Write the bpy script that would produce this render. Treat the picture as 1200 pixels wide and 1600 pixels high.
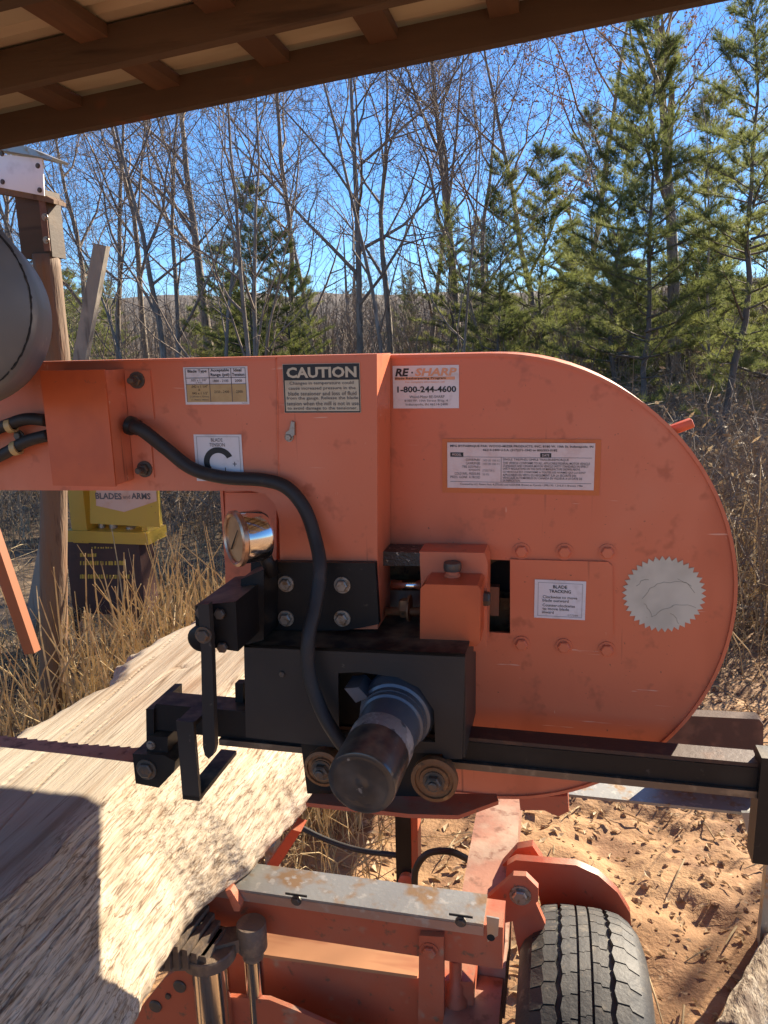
import bpy, bmesh, math, random
import numpy as np
from mathutils import Vector, Matrix, noise

R = math.radians
scene = bpy.context.scene
for o in list(bpy.data.objects):
    bpy.data.objects.remove(o)
C = scene.collection

# ------------------------------------------------------------------ camera
F_PX = 1202.0                       # focal length in photo pixels (1200 x 1600)
YAW, PITCH, ROLL = R(13.0), R(12.2), R(-1.3)
CAM = Vector((0, 0, 1.60))
fw = Vector((-math.sin(YAW)*math.cos(PITCH), math.cos(YAW)*math.cos(PITCH), -math.sin(PITCH)))
rt0 = Vector((math.cos(YAW), math.sin(YAW), 0))
up0 = rt0.cross(fw)
rt = rt0*math.cos(ROLL) + up0*math.sin(ROLL)
up = -rt0*math.sin(ROLL) + up0*math.cos(ROLL)
cam_d = bpy.data.cameras.new('camera')
cam_d.sensor_fit = 'VERTICAL'
cam_d.sensor_height = 36.0
cam_d.lens = F_PX/1600*36
cam_d.clip_start = 0.02
cam_d.clip_end = 3000
cam = bpy.data.objects.new('camera', cam_d)
C.objects.link(cam)
cam.matrix_world = Matrix((
    (rt.x, up.x, -fw.x, CAM.x), (rt.y, up.y, -fw.y, CAM.y),
    (rt.z, up.z, -fw.z, CAM.z), (0, 0, 0, 1)))
scene.camera = cam

# ------------------------------------------------------------------ light
SUN_AZ, SUN_EL = R(33), R(27.5)       # azimuth from +Y towards +X
world = bpy.data.worlds.new('World')
scene.world = world
world.use_nodes = True
wn = world.node_tree.nodes
sky = wn.new('ShaderNodeTexSky')
sky.sky_type = 'NISHITA'
sky.sun_disc = False
sky.sun_elevation = SUN_EL
sky.sun_rotation = SUN_AZ
sky.air_density = 1.0
sky.dust_density = 0.0
sky.ozone_density = 10.0
bg = wn['Background']
bg.inputs['Strength'].default_value = 0.072
world.node_tree.links.new(sky.outputs[0], bg.inputs[0])
sun_d = bpy.data.lights.new('sun', 'SUN')
sun_d.energy = 5.0
sun_d.angle = R(0.5)
sun_d.color = (1.0, 0.87, 0.68)
sun = bpy.data.objects.new('sun', sun_d)
C.objects.link(sun)
sdir = Vector((math.sin(SUN_AZ)*math.cos(SUN_EL), math.cos(SUN_AZ)*math.cos(SUN_EL), math.sin(SUN_EL)))
sun.rotation_euler = sdir.to_track_quat('Z', 'Y').to_euler()
sun.location = (6, 5, 8)
vs = scene.view_settings
vs.view_transform = 'Standard'
vs.look = 'None'
vs.exposure = 1.6
vs.gamma = 1.0
vs.use_curve_mapping = False
scene.cycles.max_bounces = 6
scene.cycles.diffuse_bounces = 3
scene.cycles.glossy_bounces = 3
scene.cycles.transmission_bounces = 3

# ------------------------------------------------------------------ helpers
def P(px, py, X=None, Y=None, Z=None):
    """point where the sight line of a photo pixel meets the plane X=, Y= or Z="""
    d = fw + rt*((px-600)/F_PX) + up*((800-py)/F_PX)
    if X is not None: t = (X-CAM.x)/d.x
    elif Y is not None: t = (Y-CAM.y)/d.y
    else: t = (Z-CAM.z)/d.z
    return CAM + d*t

WL = {}                              # world location of each object made here
def link(name, me, m, parent, loc):
    o = bpy.data.objects.new(name, me)
    C.objects.link(o)
    WL[o.name] = Vector(loc)
    if parent is not None:
        o.parent = parent
        o.location = Vector(loc) - WL[parent.name]
    else:
        o.location = loc
    if m is not None and me is not None and not me.materials:
        me.materials.append(m)
    return o

def empty(name, loc, label, cat, group=None):
    o = bpy.data.objects.new(name, None)
    o.empty_display_size = 0.05
    C.objects.link(o)
    o.location = loc
    WL[o.name] = Vector(loc)
    tag(o, label, cat, group)
    return o

def tag(o, label=None, cat=None, group=None, kind=None):
    if label: o['label'] = label
    if cat: o['category'] = cat
    if group: o['group'] = group
    if kind: o['kind'] = kind
    return o

def raw(name, V, F, m, parent=None, smooth=False, center=True):
    V = [Vector(v) for v in V]
    if center and V:
        lo = Vector((min(v.x for v in V), min(v.y for v in V), min(v.z for v in V)))
        hi = Vector((max(v.x for v in V), max(v.y for v in V), max(v.z for v in V)))
        c = (lo+hi)/2
        c.z = lo.z
    else:
        c = Vector((0, 0, 0))
    me = bpy.data.meshes.new(name)
    me.from_pydata([v-c for v in V], [], F)
    if smooth:
        me.polygons.foreach_set('use_smooth', [True]*len(me.polygons))
    me.update()
    return link(name, me, m, parent, c)

def from_bm(name, bm, m, parent=None, smooth=False, bevel=0.0, seg=2):
    if bevel > 0:
        es = [e for e in bm.edges if len(e.link_faces) == 2 and e.calc_face_angle(0) > 0.5]
        if es:
            bmesh.ops.bevel(bm, geom=es, offset=bevel, segments=seg, profile=0.5, affect='EDGES', clamp_overlap=True)
    bmesh.ops.recalc_face_normals(bm, faces=bm.faces[:])
    lo = Vector((1e9,)*3); hi = Vector((-1e9,)*3)
    for v in bm.verts:
        for i in range(3):
            lo[i] = min(lo[i], v.co[i]); hi[i] = max(hi[i], v.co[i])
    c = (lo+hi)/2; c.z = lo.z
    for v in bm.verts: v.co -= c
    me = bpy.data.meshes.new(name)
    bm.to_mesh(me); bm.free()
    if smooth:
        me.polygons.foreach_set('use_smooth', [True]*len(me.polygons))
        try: me.set_sharp_from_angle(angle=R(40))
        except Exception: pass
    return link(name, me, m, parent, c)

def bm_box(bm, x0, x1, y0, y1, z0, z1):
    vs_ = [bm.verts.new((x, y, z)) for z in (z0, z1) for y in (y0, y1) for x in (x0, x1)]
    for f in ((0, 2, 3, 1), (4, 5, 7, 6), (0, 1, 5, 4), (2, 6, 7, 3), (0, 4, 6, 2), (1, 3, 7, 5)):
        bm.faces.new([vs_[i] for i in f])

def box(name, x0, x1, y0, y1, z0, z1, m, parent=None, bevel=0.002):
    bm = bmesh.new()
    bm_box(bm, min(x0, x1), max(x0, x1), min(y0, y1), max(y0, y1), min(z0, z1), max(z0, z1))
    return from_bm(name, bm, m, parent, True, bevel)

def prism(name, pts, off, m, parent=None, bevel=0.002, seg=2):
    """planar loop of 3-D points extruded by vector off"""
    bm = bmesh.new()
    a = [bm.verts.new(p) for p in pts]
    b = [bm.verts.new(Vector(p)+Vector(off)) for p in pts]
    n = len(pts)
    bm.faces.new(a); bm.faces.new(b[::-1])
    for i in range(n):
        bm.faces.new((a[i], b[i], b[(i+1) % n], a[(i+1) % n]))
    return from_bm(name, bm, m, parent, True, bevel, seg)

def pp(name, px, y0, y1, m, parent=None, bevel=0.002, seg=2):
    """outline in photo pixels, set on the plane Y=y0 and extruded back to y1"""
    return prism(name, [P(x, y, Y=y0) for x, y in px], (0, y1-y0, 0), m, parent, bevel, seg)

def frame_of(axis):
    a = Vector(axis).normalized()
    t = Vector((0, 0, 1)) if abs(a.z) < 0.9 else Vector((1, 0, 0))
    u = a.cross(t).normalized()
    v = a.cross(u).normalized()
    return a, u, v

def bm_lathe(bm, p, axis, prof, n=24):
    a, u, v = frame_of(axis)
    p = Vector(p)
    rings = []
    for r, t in prof:
        if r < 1e-6:
            rings.append([bm.verts.new(p+a*t)])
        else:
            rings.append([bm.verts.new(p+a*t+(u*math.cos(2*math.pi*i/n)+v*math.sin(2*math.pi*i/n))*r) for i in range(n)])
    for A, B in zip(rings, rings[1:]):
        for i in range(n):
            j = (i+1) % n
            if len(A) == 1 and len(B) == 1: continue
            if len(A) == 1: bm.faces.new((A[0], B[i], B[j]))
            elif len(B) == 1: bm.faces.new((A[i], B[0], A[j]))
            else: bm.faces.new((A[i], B[i], B[j], A[j]))

def lathe(name, p, axis, prof, m, parent=None, n=24):
    bm = bmesh.new()
    bm_lathe(bm, p, axis, prof, n)
    return from_bm(name, bm, m, parent, True)

def bolt(name, p, axis, r, m, parent=None, h=0.006, washer=True, stud=0.0):
    bm = bmesh.new()
    if washer:
        bm_lathe(bm, p, axis, [(0, -0.001), (r*1.35, -0.001), (r*1.35, 0.0015), (0, 0.0015)], 18)
    bm_lathe(bm, p, axis, [(0, 0.0012), (r, 0.0012), (r, h*0.8), (r*0.82, h), (0, h)], 6)
    if stud > 0:
        bm_lathe(bm, p, axis, [(0, h*0.9), (r*0.55, h*0.9), (r*0.55, h+stud*0.85), (r*0.42, h+stud), (0, h+stud)], 12)
    bmesh.ops.recalc_face_normals(bm, faces=bm.faces[:])
    return from_bm(name, bm, m, parent, False)

def spline(pts, sub=8):
    pts = [Vector(p) for p in pts]
    out = []
    n = len(pts)
    for i in range(n-1):
        p0 = pts[max(i-1, 0)]; p1 = pts[i]; p2 = pts[i+1]; p3 = pts[min(i+2, n-1)]
        for k in range(sub):
            t = k/sub
            out.append(0.5*((2*p1)+(p2-p0)*t+(2*p0-5*p1+4*p2-p3)*t*t+(3*p1-p0-3*p2+p3)*t**3))
    out.append(pts[-1])
    return out

def tube_into(V, F, pts, rad, n=8, cap=True):
    base = len(V)
    m = len(pts)
    prev = None
    for i, p in enumerate(pts):
        d = (pts[min(i+1, m-1)]-pts[max(i-1, 0)])
        if d.length < 1e-9: d = Vector((0, 0, 1))
        d.normalize()
        if prev is None:
            _, u, v = frame_of(d)
        else:
            u = (prev - d*prev.dot(d)).normalized(); v = d.cross(u)
        prev = u
        r = rad[i] if isinstance(rad, (list, tuple)) else rad
        for k in range(n):
            a = 2*math.pi*k/n
            V.append(p+(u*math.cos(a)+v*math.sin(a))*r)
    for i in range(m-1):
        for k in range(n):
            l = (k+1) % n
            F.append((base+i*n+k, base+i*n+l, base+(i+1)*n+l, base+(i+1)*n+k))
    if cap:
        F.append(tuple(base+k for k in range(n))[::-1])
        F.append(tuple(base+(m-1)*n+k for k in range(n)))

def tube(name, pts, rad, m, parent=None, n=12, sub=8):
    V, F = [], []
    tube_into(V, F, spline(pts, sub) if sub else [Vector(p) for p in pts], rad, n)
    return raw(name, V, F, m, parent, True)

def copy_tree(o, parent=None):
    c = o.copy()
    C.objects.link(c)
    c.parent = parent
    for ch in list(o.children):
        copy_tree(ch, c)
    return c

# ------------------------------------------------------------------ materials
def mat(name, base, rough=0.55, metal=0.0, layers=(), bump=None, spec=0.5, rvar=0.0, coat=0.0, dust=0.0):
    """layers: (scale, colour, lo, hi, stretch xyz, detail) noise masks mixed over the base colour"""
    m = bpy.data.materials.new(name)
    m.use_nodes = True
    nt = m.node_tree
    N = nt.nodes; L = nt.links
    b = N['Principled BSDF']
    b.inputs['Roughness'].default_value = rough
    b.inputs['Metallic'].default_value = metal
    b.inputs['Specular IOR Level'].default_value = spec
    if coat: b.inputs['Coat Weight'].default_value = coat
    g = N.new('ShaderNodeNewGeometry')
    rgb = N.new('ShaderNodeRGB'); rgb.outputs[0].default_value = (*base, 1)
    cur = rgb.outputs[0]
    def nz(scale, stretch, detail, rgh=0.6, dist=0.0):
        mp = N.new('ShaderNodeMapping'); mp.inputs['Scale'].default_value = stretch
        L.new(g.outputs['Position'], mp.inputs['Vector'])
        t = N.new('ShaderNodeTexNoise'); t.inputs['Scale'].default_value = scale
        t.inputs['Detail'].default_value = detail; t.inputs['Roughness'].default_value = rgh
        t.inputs['Distortion'].default_value = dist
        L.new(mp.outputs[0], t.inputs['Vector'])
        return t
    last = None
    for ly in layers:
        scale, col, lo, hi = ly[:4]
        st = ly[4] if len(ly) > 4 else (1, 1, 1)
        dt = ly[5] if len(ly) > 5 else 3
        t = nz(scale, st, dt)
        rp = N.new('ShaderNodeMapRange'); rp.interpolation_type = 'SMOOTHSTEP'
        rp.inputs['From Min'].default_value = lo; rp.inputs['From Max'].default_value = hi
        L.new(t.outputs['Fac'], rp.inputs['Value'])
        mx = N.new('ShaderNodeMix'); mx.data_type = 'RGBA'
        L.new(rp.outputs[0], mx.inputs['Factor'])
        L.new(cur, mx.inputs[6])
        mx.inputs[7].default_value = (*col, 1)
        cur = mx.outputs[2]; last = rp
    if dust:
        # sawdust and dirt that has settled on upward faces
        t = nz(26, (1, 1, 1), 3)
        sx = N.new('ShaderNodeSeparateXYZ'); L.new(g.outputs['Normal'], sx.inputs[0])
        r1 = N.new('ShaderNodeMapRange'); r1.inputs['From Min'].default_value = 0.35; r1.inputs['From Max'].default_value = 1.0
        L.new(sx.outputs['Z'], r1.inputs['Value'])
        r2 = N.new('ShaderNodeMapRange'); r2.inputs['From Min'].default_value = 0.38; r2.inputs['From Max'].default_value = 0.62
        L.new(t.outputs['Fac'], r2.inputs['Value'])
        m1 = N.new('ShaderNodeMath'); m1.operation = 'MULTIPLY'; L.new(r1.outputs[0], m1.inputs[0]); L.new(r2.outputs[0], m1.inputs[1])
        m2 = N.new('ShaderNodeMath'); m2.operation = 'MULTIPLY'; L.new(m1.outputs[0], m2.inputs[0]); m2.inputs[1].default_value = dust
        mx = N.new('ShaderNodeMix'); mx.data_type = 'RGBA'
        L.new(m2.outputs[0], mx.inputs['Factor']); L.new(cur, mx.inputs[6]); mx.inputs[7].default_value = (0.34, 0.25, 0.15, 1)
        cur = mx.outputs[2]
    L.new(cur, b.inputs['Base Color'])
    if rvar and last is not None:
        ma = N.new('ShaderNodeMath'); ma.operation = 'MULTIPLY_ADD'
        ma.inputs[1].default_value = rvar; ma.inputs[2].default_value = rough
        L.new(last.outputs[0], ma.inputs[0]); L.new(ma.outputs[0], b.inputs['Roughness'])
    if bump:
        scale, strength, dist = bump[:3]
        st = bump[3] if len(bump) > 3 else (1, 1, 1)
        t = nz(scale, st, 3, 0.6)
        bp = N.new('ShaderNodeBump'); bp.inputs['Strength'].default_value = strength
        bp.inputs['Distance'].default_value = dist
        L.new(t.outputs['Fac'], bp.inputs['Height'])
        L.new(bp.outputs[0], b.inputs['Normal'])
    return m

OR = (0.66, 0.168, 0.076)
m_orange = mat('orange_paint', OR, 0.42, 0, [
    (2.6, (0.70, 0.240, 0.135), 0.40, 0.70),
    (7, (0.52, 0.118, 0.050), 0.54, 0.78, (1, 1, 0.35)),
    (26, (0.51, 0.130, 0.060), 0.58, 0.72),
    (170, (0.24, 0.085, 0.045), 0.70, 0.76),
    (60, (0.72, 0.32, 0.20), 0.69, 0.77, (1.6, 1, 0.5)),
    (34, (0.33, 0.085, 0.042), 0.655, 0.74, (1.5, 1, 0.07)),
    (110, (0.74, 0.38, 0.26), 0.695, 0.73, (0.07, 1, 1.1))], bump=(160, 0.06, 0.002), rvar=0.14, dust=0.3)
m_orange_d = mat('worn_orange_paint', (0.45, 0.10, 0.045), 0.5, 0, [
    (7, (0.42, 0.13, 0.07), 0.45, 0.72), (50, (0.20, 0.09, 0.05), 0.60, 0.72),
    (15, (0.36, 0.22, 0.14), 0.62, 0.74)], bump=(90, 0.15, 0.003), dust=0.45)
m_orange_bright = mat('fresh_orange_paint', (0.58, 0.115, 0.036), 0.4, 0, [(12, (0.50, 0.095, 0.032), 0.4, 0.7), (90, (0.30, 0.09, 0.05), 0.68, 0.76)], bump=(160, 0.06, 0.002))
m_rust = mat('rusty_paint', (0.30, 0.11, 0.055), 0.7, 0, [
    (14, (0.20, 0.10, 0.06), 0.4, 0.65), (35, (0.42, 0.20, 0.11), 0.55, 0.75), (8, (0.40, 0.33, 0.26), 0.6, 0.75)], bump=(120, 0.3, 0.004))
m_black = mat('black_paint', (0.011, 0.010, 0.010), 0.45, 0, [
    (10, (0.020, 0.018, 0.016), 0.5, 0.75), (60, (0.06, 0.045, 0.035), 0.66, 0.78)], bump=(130, 0.1, 0.002), rvar=0.15, spec=0.3, dust=0.35)
m_black_grey = mat('dusty_black_panel', (0.027, 0.024, 0.022), 0.48, 0, [
    (5, (0.043, 0.037, 0.032), 0.4, 0.75), (80, (0.12, 0.10, 0.08), 0.68, 0.8)], bump=(150, 0.08, 0.002), spec=0.35, dust=0.4)
m_rubber = mat('black_rubber_hose', (0.020, 0.017, 0.016), 0.6, 0, [(30, (0.05, 0.035, 0.028), 0.5, 0.75)], bump=(200, 0.15, 0.002))
m_plastic = mat('black_motor_can', (0.030, 0.029, 0.028), 0.28, 0, [
    (14, (0.075, 0.07, 0.062), 0.48, 0.72), (70, (0.20, 0.18, 0.15), 0.66, 0.74)], bump=(90, 0.1, 0.002), rvar=0.2, coat=0.3, dust=0.4)
m_can_band = mat('scuffed_motor_band', (0.26, 0.245, 0.23), 0.45, 0.2, [
    (35, (0.42, 0.40, 0.37), 0.48, 0.56), (60, (0.10, 0.10, 0.10), 0.56, 0.62)], bump=(120, 0.5, 0.003))
m_motor_body = mat('grey_motor_body', (0.10, 0.115, 0.14), 0.34, 0.3, [
    (20, (0.14, 0.14, 0.15), 0.5, 0.72)], bump=(90, 0.1, 0.002))
m_steel = mat('bare_steel', (0.42, 0.40, 0.37), 0.38, 0.8, [
    (25, (0.30, 0.25, 0.20), 0.5, 0.7), (8, (0.45, 0.38, 0.30), 0.5, 0.7)], bump=(150, 0.15, 0.002))
m_galv = mat('grey_steel_cap', (0.30, 0.30, 0.28), 0.45, 0.6, [
    (18, (0.30, 0.19, 0.10), 0.5, 0.66), (60, (0.42, 0.40, 0.36), 0.55, 0.7)], bump=(120, 0.2, 0.002))
m_chrome = mat('chrome_rod', (0.72, 0.70, 0.68), 0.14, 1.0, [(40, (0.5, 0.45, 0.4), 0.6, 0.8)])
m_bolt = mat('zinc_bolt', (0.34, 0.31, 0.27), 0.45, 0.75, [(120, (0.22, 0.15, 0.09), 0.5, 0.65)])
m_bolt_dark = mat('dark_bolt', (0.10, 0.085, 0.07), 0.5, 0.4, [(120, (0.16, 0.10, 0.06), 0.5, 0.65)])
m_rustwheel = mat('rusted_roller', (0.20, 0.10, 0.045), 0.6, 0.4, [
    (40, (0.34, 0.19, 0.08), 0.48, 0.65), (90, (0.08, 0.05, 0.03), 0.6, 0.72)], bump=(160, 0.4, 0.003))
m_castiron = mat('cast_iron_brown', (0.17, 0.13, 0.10), 0.6, 0.4, [
    (40, (0.26, 0.19, 0.13), 0.45, 0.65)], bump=(160, 0.35, 0.003))
m_blade = mat('rusty_blade_steel', (0.46, 0.27, 0.19), 0.5, 0.6, [(60, (0.20, 0.10, 0.07), 0.5, 0.7)])
m_grease = mat('greasy_plate', (0.045, 0.036, 0.028), 0.35, 0.2, [(120, (0.42, 0.36, 0.27), 0.62, 0.68)], bump=(220, 0.6, 0.004))
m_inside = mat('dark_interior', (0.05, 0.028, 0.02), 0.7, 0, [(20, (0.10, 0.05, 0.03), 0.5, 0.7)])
m_white = mat('sticker_white', (0.72, 0.68, 0.68), 0.4, 0, [(60, (0.60, 0.55, 0.53), 0.5, 0.75)])
m_pinkish = mat('data_plate_white', (0.74, 0.60, 0.56), 0.4, 0, [(40, (0.66, 0.48, 0.43), 0.45, 0.75)])
m_cream = mat('sticker_cream', (0.56, 0.49, 0.35), 0.45, 0, [(40, (0.46, 0.38, 0.26), 0.5, 0.75)])
m_gold = mat('sticker_gold', (0.50, 0.35, 0.15), 0.45, 0, [(40, (0.44, 0.29, 0.12), 0.5, 0.75)])
m_ink = mat('black_ink', (0.012, 0.011, 0.011), 0.5)
m_ink_grey = mat('faded_ink', (0.11, 0.095, 0.09), 0.5)
m_ink_soft = mat('pale_ink', (0.30, 0.27, 0.26), 0.5)
m_ink_orange = mat('orange_ink', (0.72, 0.34, 0.18), 0.5)
m_tanbox = mat('amber_backing', (0.60, 0.15, 0.035), 0.4, 0, [(30, (0.54, 0.12, 0.03), 0.5, 0.7)])
m_saw = mat('cracked_cream_vinyl', (0.62, 0.57, 0.45), 0.55, 0, [(14, (0.50, 0.46, 0.36), 0.45, 0.7), (90, (0.42, 0.36, 0.27), 0.70, 0.78)])
m_crackline = mat('vinyl_crack', (0.36, 0.31, 0.23), 0.6)
m_dial = mat('amber_dial', (0.42, 0.22, 0.09), 0.3, 0, [(30, (0.32, 0.15, 0.06), 0.45, 0.7)], coat=0.6)
m_tank = mat('grey_tank_paint', (0.115, 0.12, 0.117), 0.5, 0.0, [
    (9, (0.16, 0.16, 0.15), 0.4, 0.7), (40, (0.34, 0.32, 0.27), 0.68, 0.76)], bump=(60, 0.08, 0.002))
m_crack = mat('black_seam', (0.012, 0.012, 0.011), 0.8, 0, [(90, (0.06, 0.05, 0.04), 0.55, 0.7)])
m_bark = mat('tree_bark', (0.19, 0.15, 0.115), 0.85, 0, [
    (7, (0.30, 0.25, 0.20), 0.45, 0.7, (1, 1, 0.25)), (25, (0.09, 0.07, 0.052), 0.52, 0.72, (1, 1, 0.2))], bump=(40, 0.6, 0.02, (1, 1, 0.2)))
m_twig = mat('twig_bark', (0.19, 0.14, 0.105), 0.85, 0, [(3, (0.27, 0.21, 0.155), 0.45, 0.7)])
m_twig_red = mat('reddish_twig_bark', (0.24, 0.135, 0.095), 0.85, 0, [(3, (0.13, 0.09, 0.065), 0.45, 0.7)])
m_pinebark = mat('pine_bark', (0.11, 0.09, 0.075), 0.85, 0, [(9, (0.15, 0.12, 0.10), 0.5, 0.7, (1, 1, 0.3))], bump=(40, 0.6, 0.02, (1, 1, 0.3)))
def leafmat(name, base, layers, trans):
    m = mat(name, base, 0.6, 0, layers, spec=0.25)
    nt = m.node_tree
    b = nt.nodes['Principled BSDF']
    out = nt.nodes['Material Output']
    tr = nt.nodes.new('ShaderNodeBsdfTranslucent')
    src = b.inputs['Base Color'].links[0].from_socket
    nt.links.new(src, tr.inputs['Color'])
    ms = nt.nodes.new('ShaderNodeMixShader'); ms.inputs[0].default_value = trans
    nt.links.new(b.outputs[0], ms.inputs[1]); nt.links.new(tr.outputs[0], ms.inputs[2])
    nt.links.new(ms.outputs[0], out.inputs['Surface'])
    return m
m_needle = leafmat('pine_needles', (0.17, 0.195, 0.062), [(0.9, (0.24, 0.25, 0.08), 0.42, 0.68), (4.5, (0.075, 0.105, 0.042), 0.5, 0.72)], 0.58)
m_needle_b = leafmat('pine_needles_yellow', (0.20, 0.225, 0.066), [(0.9, (0.26, 0.27, 0.08), 0.42, 0.68), (4.5, (0.095, 0.125, 0.045), 0.5, 0.72)], 0.58)
m_dryleaf = leafmat('dry_leaves', (0.32, 0.215, 0.115), [(3, (0.44, 0.32, 0.18), 0.45, 0.65), (9, (0.17, 0.10, 0.052), 0.5, 0.7)], 0.4)
m_chips = leafmat('pale_chips_and_leaves', (0.44, 0.31, 0.17), [(6, (0.56, 0.43, 0.27), 0.45, 0.6), (22, (0.26, 0.155, 0.08), 0.52, 0.64)], 0.2)
m_redleaf = leafmat('clinging_brown_leaves', (0.20, 0.10, 0.06), [(3, (0.28, 0.16, 0.10), 0.45, 0.65)], 0.3)
m_drygrass = leafmat('dry_grass', (0.58, 0.45, 0.26), [(4, (0.68, 0.56, 0.35), 0.45, 0.65), (11, (0.32, 0.21, 0.105), 0.5, 0.7)], 0.45)
m_brush = mat('bramble_stems', (0.21, 0.155, 0.105), 0.85, 0, [(2.2, (0.33, 0.25, 0.165), 0.45, 0.65), (7, (0.115, 0.075, 0.052), 0.5, 0.7)])
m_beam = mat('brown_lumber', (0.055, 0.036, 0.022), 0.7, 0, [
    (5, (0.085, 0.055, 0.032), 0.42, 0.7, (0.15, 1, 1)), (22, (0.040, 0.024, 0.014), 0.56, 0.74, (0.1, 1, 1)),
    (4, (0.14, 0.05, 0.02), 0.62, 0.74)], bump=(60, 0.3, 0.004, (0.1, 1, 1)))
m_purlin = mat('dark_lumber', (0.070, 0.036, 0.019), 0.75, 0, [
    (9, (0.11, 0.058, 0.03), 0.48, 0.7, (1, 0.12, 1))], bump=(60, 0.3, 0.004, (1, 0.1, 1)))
m_sheet = mat('roof_sheet_underside', (0.38, 0.36, 0.28), 0.6, 0.1, [
    (6, (0.30, 0.28, 0.21), 0.45, 0.7, (0.3, 1, 1))])
m_whitesheet = mat('white_sheet_metal', (0.82, 0.82, 0.80), 0.4, 0.0, [(9, (0.60, 0.59, 0.56), 0.5, 0.7)])
m_postwood = mat('peeled_log_post', (0.155, 0.095, 0.055), 0.75, 0, [
    (16, (0.17, 0.085, 0.040), 0.50, 0.66, (1, 1, 0.12)), (40, (0.09, 0.05, 0.03), 0.58, 0.7, (1, 1, 0.08))], bump=(50, 0.8, 0.01, (1, 1, 0.1)))
m_greywood = mat('weathered_grey_wood', (0.24, 0.21, 0.17), 0.8, 0, [
    (20, (0.12, 0.10, 0.08), 0.5, 0.68, (1, 1, 0.08)), (6, (0.32, 0.27, 0.21), 0.45, 0.7)], bump=(60, 0.5, 0.006, (1, 1, 0.1)))
m_strap = mat('rusty_steel_strap', (0.16, 0.085, 0.06), 0.65, 0.4, [(25, (0.22, 0.12, 0.08), 0.45, 0.65)], bump=(120, 0.3, 0.003))
m_yellow = mat('yellow_cabinet_paint', (0.50, 0.31, 0.035), 0.5, 0, [(9, (0.50, 0.32, 0.03), 0.5, 0.72), (45, (0.25, 0.14, 0.04), 0.66, 0.76)])
m_yellow_dark = mat('dirty_yellow_paint', (0.50, 0.33, 0.04), 0.55, 0, [(14, (0.30, 0.17, 0.03), 0.5, 0.68)])
m_maroon = mat('maroon_cabinet', (0.055, 0.020, 0.015), 0.55, 0, [(10, (0.035, 0.013, 0.010), 0.5, 0.7)])
m_rustbar = mat('orange_rust_bar', (0.28, 0.085, 0.022), 0.6, 0, [(12, (0.30, 0.09, 0.03), 0.5, 0.7)])
m_tyre = mat('tyre_rubber', (0.045, 0.044, 0.042), 0.62, 0, [
    (10, (0.085, 0.078, 0.068), 0.42, 0.7), (45, (0.17, 0.145, 0.11), 0.56, 0.76)], bump=(150, 0.25, 0.003))
m_bedrust = mat('worn_bed_tube', (0.36, 0.17, 0.11), 0.6, 0.1, [
    (9, (0.40, 0.28, 0.20), 0.45, 0.65), (30, (0.22, 0.10, 0.06), 0.52, 0.68)], bump=(90, 0.2, 0.003))
m_sunlit_top = mat('sunlit_beam_top', (0.46, 0.22, 0.10), 0.7, 0, [(20, (0.34, 0.12, 0.05), 0.5, 0.68, (0.2, 1, 1))])  # lighter orange, sunlight put into the colour of the tube top
m_hill = mat('wooded_hill', (0.125, 0.100, 0.080), 0.95, 0, [(0.12, (0.165, 0.130, 0.095), 0.45, 0.6), (0.5, (0.085, 0.075, 0.062), 0.5, 0.65)])

# ground: clay by the mill turning to leaf litter and dead grass further off
def ground_mat():
    m = mat('clay_and_litter', (0.31, 0.170, 0.078), 0.92, 0, [
        (1.3, (0.42, 0.25, 0.12), 0.44, 0.62), (5, (0.21, 0.105, 0.048), 0.50, 0.64),
        (38, (0.43, 0.29, 0.16), 0.6, 0.74), (75, (0.17, 0.085, 0.04), 0.62, 0.74)], bump=(70, 0.45, 0.012))
    nt = m.node_tree; N = nt.nodes; L = nt.links
    b = N['Principled BSDF']
    src = b.inputs['Base Color'].links[0].from_socket
    g = N.new('ShaderNodeNewGeometry')
    sp = N.new('ShaderNodeSeparateXYZ'); L.new(g.outputs['Position'], sp.inputs[0])
    t = N.new('ShaderNodeTexNoise'); t.inputs['Scale'].default_value = 0.9; t.inputs['Detail'].default_value = 5
    L.new(g.outputs['Position'], t.inputs['Vector'])
    a = N.new('ShaderNodeMath'); a.operation = 'MULTIPLY_ADD'; a.inputs[1].default_value = 2.4
    L.new(t.outputs['Fac'], a.inputs[0]); L.new(sp.outputs['Y'], a.inputs[2])
    x = N.new('ShaderNodeMath'); x.operation = 'MULTIPLY_ADD'; x.inputs[1].default_value = -0.9
    L.new(sp.outputs['X'], x.inputs[0]); L.new(a.outputs[0], x.inputs[2])
    rp = N.new('ShaderNodeMapRange'); rp.inputs['From Min'].default_value = 3.6; rp.inputs['From Max'].default_value = 5.2
    L.new(x.outputs[0], rp.inputs['Value'])
    t2 = N.new('ShaderNodeTexNoise'); t2.inputs['Scale'].default_value = 14; t2.inputs['Detail'].default_value = 7
    L.new(g.outputs['Position'], t2.inputs['Vector'])
    cr = N.new('ShaderNodeValToRGB')
    cr.color_ramp.elements[0].position = 0.35; cr.color_ramp.elements[0].color = (0.075, 0.050, 0.030, 1)
    cr.color_ramp.elements[1].position = 0.68; cr.color_ramp.elements[1].color = (0.235, 0.16, 0.09, 1)
    L.new(t2.outputs['Fac'], cr.inputs[0])
    mx = N.new('ShaderNodeMix'); mx.data_type = 'RGBA'
    L.new(rp.outputs[0], mx.inputs['Factor']); L.new(src, mx.inputs[6]); L.new(cr.outputs[0], mx.inputs[7])
    L.new(mx.outputs[2], b.inputs['Base Color'])
    return m
m_ground = ground_mat()

def fbm(x, y, z, o=4):
    return noise.fractal(Vector((x, y, z)), 1.0, 2.0, o)   # about -1..1

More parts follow.
